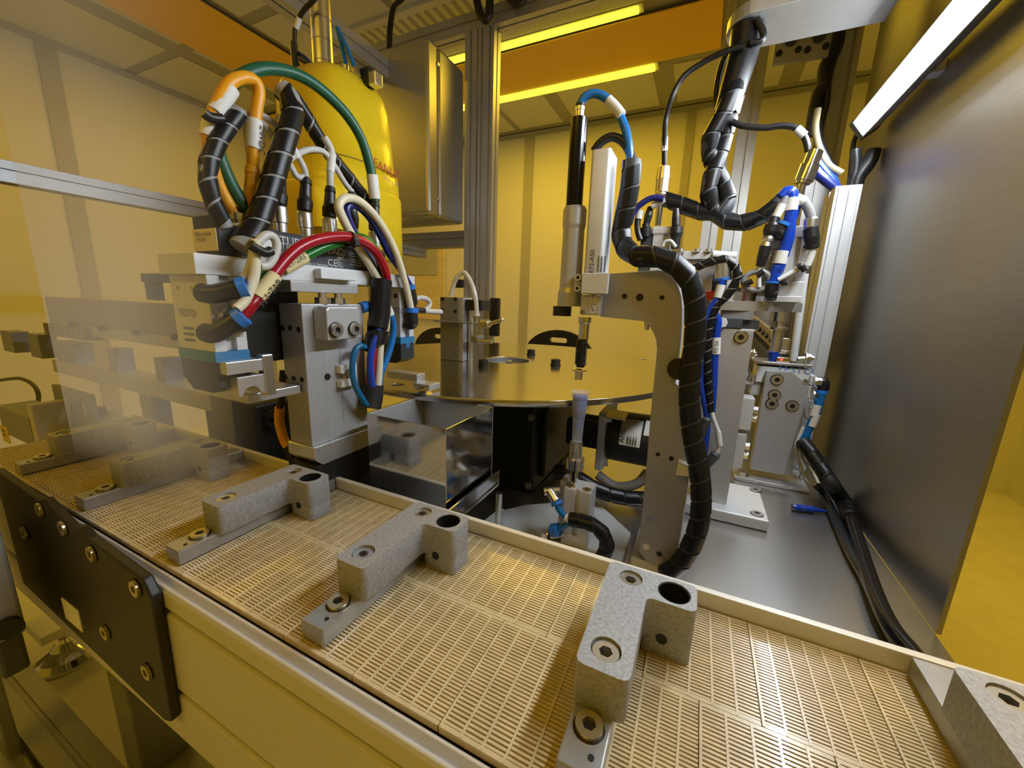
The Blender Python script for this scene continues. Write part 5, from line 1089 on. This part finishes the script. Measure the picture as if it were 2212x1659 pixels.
# parts rail and feeder track in the background
fa = [P(*cQ(*k), Y=YS+.45) for k in ((600, 1200), (1060, 1500), (1060, 1640), (600, 1330))]
tr = thing('feeder_track', P(*cQ(800, 1400), Y=YS+.4), 'slanting perforated feeder track behind the slide unit', 'feeder')
p0 = P(*cQ(600, 1230), Y=1.75); p1 = P(*cQ(1080, 1640), Y=1.30)
dirv = (p1-p0).normalized(); sd = Vector((dirv.y, -dirv.x, 0)).normalized()
MB().obox((p0+p1)/2, (p1-p0)/2, sd*.006, Vector((0, 0, .022))).obj('track_plate', mat('track_metal', (.55, .50, .38), .4, .5, .05, 50), tr, .001)
for i in range(7):
    c_ = p0.lerp(p1, (i+.5)/7); cyl('track_screw', c_+sd*.006, c_+sd*.012, .0075, BLK_M, tr)
MB().obox((p0+p1)/2+Vector((0, .0, -.08)), (p1-p0)/2, sd*.02, Vector((0, 0, .05))).obj('track_beam', GREY_D, tr)
bw = P(*cQ(900, 1290), Y=1.75)
MB().ring(bw+Vector((0, .10, -.05)), bw+Vector((0, .10, .05)), .13, .125, 40).obj('feeder_bowl', STEEL, tr)
MB().cyl(bw+Vector((0, .10, -.06)), bw+Vector((0, .10, -.05)), .13, n=40).obj('bowl_floor', STEEL, tr)
box('track_support', (bw.x-.05, 1.80, -1.0), (bw.x+.05, 1.90, bw.z-.062), ALU_D, tr, .002)

# ---- hoses of the slide unit down to the table
def pz(k, Z): return P(*cI(*k), Z=Z)
w1 = [P(*cH(*k), Y=y) for k, y in (((905, 1235), YS-.03), ((950, 1290), YS-.05), ((1010, 1380), YS-.07), ((1075, 1480), YS-.10))]
w2 = [pz((1150, 90), -.425), pz((1195, 190), -.425)]
wrapped('hose_bundle', w1+w2, .0165, .030, 'black spiral-wrapped bundle descending to the table beside the steel panel', core=BLK_R)
hose('black_hose', [w2[1]]+[pz(k, -.43) for k in ((1260, 400), (1340, 640), (1430, 830), (1560, 990), (1640, 1080))], .0118, mat('gloss_black_hose', (.008, .008, .010), .16, 0, .05, 60), 'smooth black hose lying along the foot of the steel panel')
hose('black_hose', [P(*cH(1000, 1500), Y=YS-.06), pz((1040, 60), -.435), pz((1120, 230), -.437), pz((1200, 400), -.437), pz((1290, 560), -.437), pz((1400, 800), -.437), pz((1500, 980), -.437)], .0095, mat('blue_black_hose', (.008, .014, .022), .3), 'dark bluish hose along the left of the smooth black hose')
for i, (ps, mt_, lb) in enumerate([
    ([(1025, 950), (1010, 1020), (985, 1090), (955, 1150), (935, 1210), (955, 1270)], SKYH, 'blue hose leaving the right elbow of the slide unit'),
    ([(1000, 985), (985, 1060), (950, 1140), (925, 1200), (905, 1240)], SKYH, 'blue hose from the lower port of the slide unit'),
    ([(955, 1000), (930, 1060), (940, 1100), (965, 1040)], GREY, 'grey lead loop on the side of the slide unit'),
    ([(915, 1150), (880, 1230), (870, 1290), (900, 1390), (940, 1470), (1000, 1500)], WHITE, 'white lead bowing left beside the wrapped bundle at the slide unit'),
    ([(920, 1200), (895, 1270), (910, 1340), (970, 1420), (1010, 1500)], CREAM, 'cream lead running beside the wrapped bundle to the table')]):
    hose('port_hose', [P(*cH(*k), Y=YS-.02-(.03 if i > 2 and j > 3 else 0)) for j, k in enumerate(ps)], .0075 if i < 2 else .0042, mt_, lb, 'hose' if i < 2 else 'cable', group='hoses of the slide unit')
for nm, (ka, kb) in (('port_hose', ((998, 1020), (975, 1085))), ('port_hose.001', ((990, 1075), (962, 1145)))):
    a, b = P(*cH(*ka), Y=YS-.021), P(*cH(*kb), Y=YS-.021); sleeve(bpy.data.objects[nm], a, b, .0095, PAPER)
pt_ = pz((900, 130), -.4415); pd = Vector((.05, .012, 0))
bt = thing('blue_plug', pt_, 'small ribbed blue plug lying on the steel table', 'plug')
MB().lathe(pt_-pd*.35+Vector((0, 0, 0)), pt_+pd, [(0, .0075), (.08, .0085), (.12, .0075), (.25, .0075), (.28, .0085), (.34, .0085), (.36, .0075), (.5, .0075), (.52, .0085), (.6, .0085), (.62, .006), (1, .0025)], 16).obj('plug_body', BLUEH, bt)

# ================================================================== OVERHEAD CABLES (right)
YO = YP+.06
op = thing('cable_plate', (.1, YO, .64), 'round-ended overhead plate where the black cable trunk hangs', 'plate')
zo = P(1615, 58, Y=YO).z
xq0 = P(1570, 60, Y=YO).x
pts = [(xq0+.045-.045*math.sin(math.radians(a)), YO-.02+.065-.065*math.cos(math.radians(a)) if False else YO+.02-.06*math.cos(math.radians(a))) for a in range(0, 181, 12)]
pts = [(.245, YO-.04)]+pts+[(.245, YO+.08)]
MB().prism(pts, 'z', zo, zo+.022).obj('plate_body', PROF, op, .002)
box('plate_hanger', (.19, YO-.03, zo+.022), (.245, YO+.06, 1.05), ALU, op, .002)
g = lambda pts, Y=YO: [P(*cG(*q), Y=Y+(q[2] if len(q) > 2 else 0)) for q in [k[:2] for k in pts]]
ct = thing('cable_bundle', P(*cG(590, 120), Y=YO), 'thick twisted black cable trunk hanging from the overhead plate', 'cable')
top = P(*cG(595, 100), Y=YO); top = Vector((top.x, top.y, zo-.001))
A = [top]+[P(*cG(*q), Y=YO+d) for q, d in (((580, 230), 0), ((545, 400), 0), ((500, 540), -.012), ((440, 680), -.012), ((370, 800), -.012), ((358, 900), -.006), ((395, 985), .006), ((440, 1080), .012), ((468, 1160), .006), ((455, 1225), 0), ((400, 1255), 0), ((320, 1250), 0), ((230, 1220), 0), ((150, 1190), 0), ((95, 1175), 0))]
B = [top]+[P(*cG(*q), Y=YO+d) for q, d in (((580, 240), .012), ((550, 420), .012), ((515, 570), .012), ((470, 720), .012), ((435, 860), .008), ((395, 975), -.004), ((360, 1080), -.012), ((358, 1170), -.01), ((390, 1250), 0), ((460, 1300), .006), ((560, 1312), .006), ((660, 1280), .006), ((750, 1215), .006), ((800, 1165), .006))]
for nm, pth in (('a', A), ('b', B)):
    MB().tube(pth, .0150, 10, 8).obj('cable_core', GREY_D, ct)
    MB().wrap(pth, .0170, .036).obj('spiral_wrap', WRAP, ct)
MB().tube([top, P(*cG(560, 320), Y=YO), P(*cG(500, 520), Y=YO), P(*cG(455, 660), Y=YO)], lambda u: .030-.008*u, 14, 8).obj('trunk_sleeve', WRAP, ct)
MB().tube([P(*cG(*q), Y=YO-.03) for q in ((640, 110), (680, 200), (655, 245), (600, 250))], .006, 8, 6).obj('loop_lead', BLK, ct)
h = thing('overhead_lead', P(*cG(560, 270), Y=YO-.035), 'thin black lead bowing left from the trunk to the left sensor plug', 'cable')
MB().tube([P(*cG(*q), Y=y) for q, y in (((565, 270), YO-.035), ((450, 305), YO-.03), ((320, 370), YO-.02), ((210, 450), YO-.02), ((140, 570), YO-.02), ((105, 700), YV), ((97, 820), YV+.01), ((95, 975), YV+.02))], .0055, 10, 8).obj('lead', BLK, h)
a, b = P(*cG(97, 805), Y=YV+.012), P(*cG(96, 890), Y=YV+.016); sleeve(h, a, b, .0072, PAPER)
h = thing('overhead_lead', P(*cG(500, 725), Y=YO), 'thin black lead running level from the trunk to the right sensor plug', 'cable')
MB().tube([P(*cG(*q), Y=YO-.01) for q in ((490, 715), (560, 742), (680, 752), (790, 740), (870, 755), (915, 800), (935, 850), (940, 890))], .0058, 10, 8).obj('lead', BLK, h)
a, b = P(*cG(875, 758), Y=YO-.01), P(*cG(920, 800), Y=YO-.01); sleeve(h, a, b, .0075, PAPER)
hose('overhead_lead', [P(*cG(*q), Y=YO+.02) for q in ((500, 250), (440, 360), (410, 470), (400, 560), (410, 640))], .0055, BLK, 'thin black lead hanging just left of the trunk', 'cable')
# cables along the corner post
for i, (ps, r_, mt_, lb) in enumerate([
    ([(1120, 180), (1090, 300), (1040, 400), (1035, 500), (1000, 560), (975, 680), (960, 800)], .016, BLK_R, 'frayed black bundle hanging in front of the corner post'),
    ([(1150, 100), (1130, 260), (1090, 360), (1060, 480), (1050, 600), (1020, 720), (1010, 820), (1060, 940), (1100, 1000)], .009, BLK, 'black lead beside the frayed bundle at the corner post'),
    ([(1000, 640), (985, 760), (1010, 880), (1060, 970), (1140, 1020)], .008, mat('tan_cable', (.30, .25, .13), .5), 'tan lead bending into the top of the cable duct'),
    ([(960, 960), (1000, 1020), (1060, 1070), (1100, 1100)], .013, NAVYH, 'dark blue cable entering the cable duct from the left'),
    ([(975, 930), (1040, 1010), (1090, 1060), (1110, 1110)], .010, BLUEH, 'blue cable entering the cable duct from the left'),
    ([(1220, 880), (1225, 960), (1215, 1030), (1195, 1100)], .012, BLK, 'black cable entering the cable duct from the lamp'),
    ([(1330, 880), (1300, 960), (1240, 1040), (1220, 1100)], .016, BLK, 'broad dark cable curving from behind the lamp into the duct')]):
    hose('duct_cable', [P(*cG(*q), Y=(1.45 if i < 2 else 1.36)) for q in ps], r_, mt_, lb, 'cable', group='cables around the cable duct')
for k, (x0_, y0_, x1_, y1_) in enumerate(((765, 130, 900, 350), (935, 110, 1060, 330))):
    v = thing('valve_block', P(*cG(x0_, y0_), Y=1.40), ('left', 'right')[k]+' of the two clear valve blocks hung below the overhead plate', 'valve', 'valve blocks')
    a = P(*cG(x0_, y0_), Y=1.40); b = P(*cG(x1_, y1_), Y=1.40)
    box('valve_plate', (a.x, 1.40, b.z), (b.x, 1.41, a.z), mat('smoked_plate', (.42, .42, .40), .4, .2, .05, 40), v, .001)
    cyl('valve_knob', P(*cG((x0_+x1_)/2+10, (y0_+y1_)/2-10), Y=1.39), P(*cG((x0_+x1_)/2+10, (y0_+y1_)/2-10), Y=1.402), .014, BLK_M, v)
    for f_ in (.2, .85): screw(v, (a.x+(b.x-a.x)*f_, 1.40, a.z+(b.z-a.z)*.75), (0, -1, 0), .007, .004, 'black')
    box('valve_hanger', (a.x+.01, 1.401, a.z), (b.x-.01, 1.409, a.z+.12), ALU_D, v)
hose('valve_cable', [P(*cG(*q), Y=1.38) for q in ((840, 200), (870, 150), (930, 120), (1000, 130), (1060, 110), (1120, 150))], .011, BLK, 'black cable draped across the two clear valve blocks', 'cable')

# ================================================================== FEEDER AT THE LEFT (behind the pane)
YF = .46
fd = thing('linear_feeder', (-1.0, YF+.05, -.45), 'long grey linear feeder rail at the left, seen through the hazy pane', 'feeder')
def zc(k, Y=YF): return P(*cC(*k), Y=Y).z
xL, xRt = -1.75, -.90
fz = lambda k: zc(k)
box('rail_beam', (xL, YF, zc((900, 580))), (xRt, YF+.05, zc((900, 505))), ALU, fd, .002)
box('rail_cover', (P(*cC(330, 400), Y=YF).x, YF+.002, zc((800, 520))), (xRt, YF+.012, zc((800, 290))), mat('cover_grey', (.30, .29, .31), .5, .1, .06, 30), fd, .004)
for x_ in (505, 710, 950, 1225): MB().cyl(P(*cC(x_, 460+(x_-505)*.12), Y=YF), P(*cC(x_, 460+(x_-505)*.12), Y=YF-.012), .007).obj('cover_screw', BLK_M, fd)
box('lower_beam', (xL, YF-.01, zc((700, 860))), (xRt, YF+.05, zc((700, 770))), ALU, fd, .002)
for (x0_, x1_, y0_, y1_) in ((380, 545, 570, 760), (750, 830, 625, 830), (1080, 1170, 690, 900), (190, 300, 520, 700), (0, 110, 500, 660)):
    a = P(*cC(x0_, y0_), Y=YF+.005); b = P(*cC(x1_, y1_), Y=YF+.005); box('feeder_strut', (a.x, YF+.004, b.z), (b.x, YF+.045, a.z), ALU_D, fd, .001)
a = P(*cC(1000, 100), Y=YF+.02); b = P(*cC(1110, 290), Y=YF+.02)
box('sensor_arm', (a.x, YF+.02, b.z), (b.x, YF+.035, a.z), BLK_M, fd, .002); box('sensor_arm', (a.x, YF+.015, a.z-.02), (P(*cC(1195, 130), Y=YF+.02).x, YF+.04, a.z), GREY_D, fd, .002)
box('feeder_leg', (-1.28, YF+.005, -1.0), (-1.22, YF+.045, zc((700, 850))), ALU_D, fd, .002); box('feeder_leg', (-.98, YF+.005, -.449), (-.93, YF+.045, zc((700, 860))), ALU_D, fd, .002)
pts = [(xL+.35+.10*math.cos(math.radians(a)), zc((400, 400))+.02*math.sin(math.radians(a))) for a in range(0, 360, 30)]
for k in range(8): box('chain_link', (xL+k*.035, YF-.012, zc((60, 480))), (xL+.028+k*.035, YF+.03, zc((60, 410))), mat('chain_metal', (.25, .22, .14), .5, .4), fd, .002)
# vibratory drive under the feeder
vd = thing('vibratory_drive', P(*cC(500, 1000), Y=.44), 'small grey vibratory drive bracket behind the farthest clamps', 'drive')
a = P(*cC(360, 880), Y=.44); b = P(*cC(660, 1130), Y=.44)
MB().prism([(a.x, b.z), (a.x, a.z), (b.x, a.z), (b.x, b.z), (b.x-.04, b.z), (b.x-.04, a.z-.03), (b.x-.07, a.z-.025), (b.x-.10, a.z-.04), (b.x-.10, b.z)], 'y', .44, .452).obj('drive_bracket', ALU_D, vd, .001)
cyl('drive_coil', (b.x-.06, .47, b.z), (b.x-.06, .47, a.z-.05), .018, BLK_M, vd)
box('drive_foot', (a.x-.02, .43, -.449), (b.x+.03, .50, b.z), ALU_D, vd, .002)
# enclosure below the gripper and sensor box at the far left
a = P(*cC(1340, 870), Y=.43); b = P(*cC(1640, 1200), Y=.43); a.x = max(a.x, -.885)
mc = thing('drive_housing', (a.x, .45, -.449), 'dull grey drive housing under the near gripper', 'housing')
box('housing_body', (a.x, .43, -.449), (b.x, .50, a.z), ALU_D, mc, .003)
box('housing_motor', (b.x+.006, .432, -.449), (b.x+.07, .52, a.z-.02), BLK_M, mc, .006)
for k in (.3, .6): cyl('motor_plug', (b.x+.07, .46, a.z-.05*k-.03), (b.x+.085, .46, a.z-.05*k-.03), .012, BLK, mc)
a = P(*cC(-60, 1080), Y=.36); b = P(*cC(280, 1370), Y=.36)
sx_ = thing('sensor_box', (a.x, .38, -.35), 'grey box with a small yellow warning label at the left edge', 'box')
xb_ = P(*cC(215, 1200), Y=.36).x
box('box_body', (xb_-.25, .36, -.449), (xb_, .44, P(*cC(100, 1075), Y=.36).z), GREY, sx_, .004)
box('box_lid', (xb_+.001, .362, -.449), (xb_+.03, .438, P(*cC(260, 1050), Y=.36).z), mat('pale_cover', (.60, .58, .50), .5), sx_, .003)
a = P(*cC(0, 1160), Y=.3595); b = P(*cC(80, 1300), Y=.3595)
box('warning_label', (a.x, .3585, b.z), (b.x, .3598, a.z), mat('yellow_label', (.75, .55, .05), .5), sx_, 0)
text(sx_, 'Klasse\nLaser 1', (a.x+.006, .3583, a.z-.02), (1, 0, 0), (0, 0, 1), .014, INK)
hose('sensor_lead', [P(*cC(*q), Y=.46) for q in ((0, 850), (80, 840), (150, 840), (230, 880), (270, 950), (265, 1040))], .006, mat('olive_lead', (.10, .09, .03), .5), 'dark lead curling over the grey box at the left edge', 'cable')

# ================================================================== HAZED CLEAR PANE (sliding front door, left)
PY = .118
def hazed():  # thin dust film; the pale light haze is painted into its opacity fades
    mt = bpy.data.materials.new('hazed_polycarbonate'); mt.use_nodes = True; nt = mt.node_tree; n = nt.nodes; L = nt.links
    n.remove(n['Principled BSDF']); out = n['Material Output']
    tr_ = n.new('ShaderNodeBsdfTransparent'); tr_.inputs[0].default_value = (.97, .97, .97, 1)
    df = n.new('ShaderNodeBsdfTranslucent'); df.inputs[0].default_value = (.9, .88, .84, 1)
    d2 = n.new('ShaderNodeBsdfDiffuse'); d2.inputs[0].default_value = (.9, .88, .84, 1)
    m0 = n.new('ShaderNodeMixShader'); L.new(d2.outputs[0], m0.inputs[1]); L.new(df.outputs[0], m0.inputs[2])
    tc = n.new('ShaderNodeTexCoord'); nz = n.new('ShaderNodeTexNoise'); nz.inputs['Scale'].default_value = 9; L.new(tc.outputs['Object'], nz.inputs['Vector'])
    sx2 = n.new('ShaderNodeSeparateXYZ'); L.new(tc.outputs['Object'], sx2.inputs[0])
    mr = n.new('ShaderNodeMapRange'); L.new(sx2.outputs['X'], mr.inputs[0]); mr.interpolation_type = 'SMOOTHSTEP'
    mr.inputs[1].default_value = -.05; mr.inputs[2].default_value = .11; mr.inputs[3].default_value = 1; mr.inputs[4].default_value = 0
    mu = n.new('ShaderNodeMath'); mu.operation = 'MULTIPLY'; nr = n.new('ShaderNodeMapRange'); L.new(nz.outputs['Fac'], nr.inputs[0]); nr.inputs[3].default_value = .82; nr.inputs[4].default_value = 1.18; L.new(nr.outputs[0], mu.inputs[0]); mu.inputs[1].default_value = PANE_HAZE
    mz = n.new('ShaderNodeMapRange'); L.new(sx2.outputs['Z'], mz.inputs[0]); mz.interpolation_type = 'SMOOTHSTEP'
    mz.inputs[1].default_value = -.19; mz.inputs[2].default_value = -.13; mz.inputs[3].default_value = 0; mz.inputs[4].default_value = 1
    mh = n.new('ShaderNodeMapRange'); L.new(sx2.outputs['Z'], mh.inputs[0]); mh.inputs[1].default_value = -.06; mh.inputs[2].default_value = .06; mh.inputs[3].default_value = 1.1; mh.inputs[4].default_value = .42
    mv = n.new('ShaderNodeMath'); mv.operation = 'MULTIPLY'; L.new(mh.outputs[0], mv.inputs[0]); L.new(mz.outputs[0], mv.inputs[1])
    mw = n.new('ShaderNodeMath'); mw.operation = 'MULTIPLY'; L.new(mr.outputs[0], mw.inputs[0]); L.new(mv.outputs[0], mw.inputs[1])
    m2 = n.new('ShaderNodeMath'); m2.operation = 'MULTIPLY'; L.new(mu.outputs[0], m2.inputs[0]); L.new(mw.outputs[0], m2.inputs[1])
    mx = n.new('ShaderNodeMixShader'); L.new(m2.outputs[0], mx.inputs[0]); L.new(tr_.outputs[0], mx.inputs[1]); L.new(m0.outputs[0], mx.inputs[2])
    L.new(mx.outputs[0], out.inputs[0]); return mt
PANE_HAZE = .23
xp0, xp1 = P(92, 650, Y=PY).x, P(690, 650, Y=PY).x
zp0 = P(300, 1120, Y=PY).z
sd_ = thing('sliding_door', ((xp0+xp1)/2, PY, zp0), 'dusty clear plastic door pane standing before the left half of the machine', 'door')
MB().box((xp0, PY, zp0), (xp1, PY+.0012, .26)).obj('door_pane', hazed(), sd_)
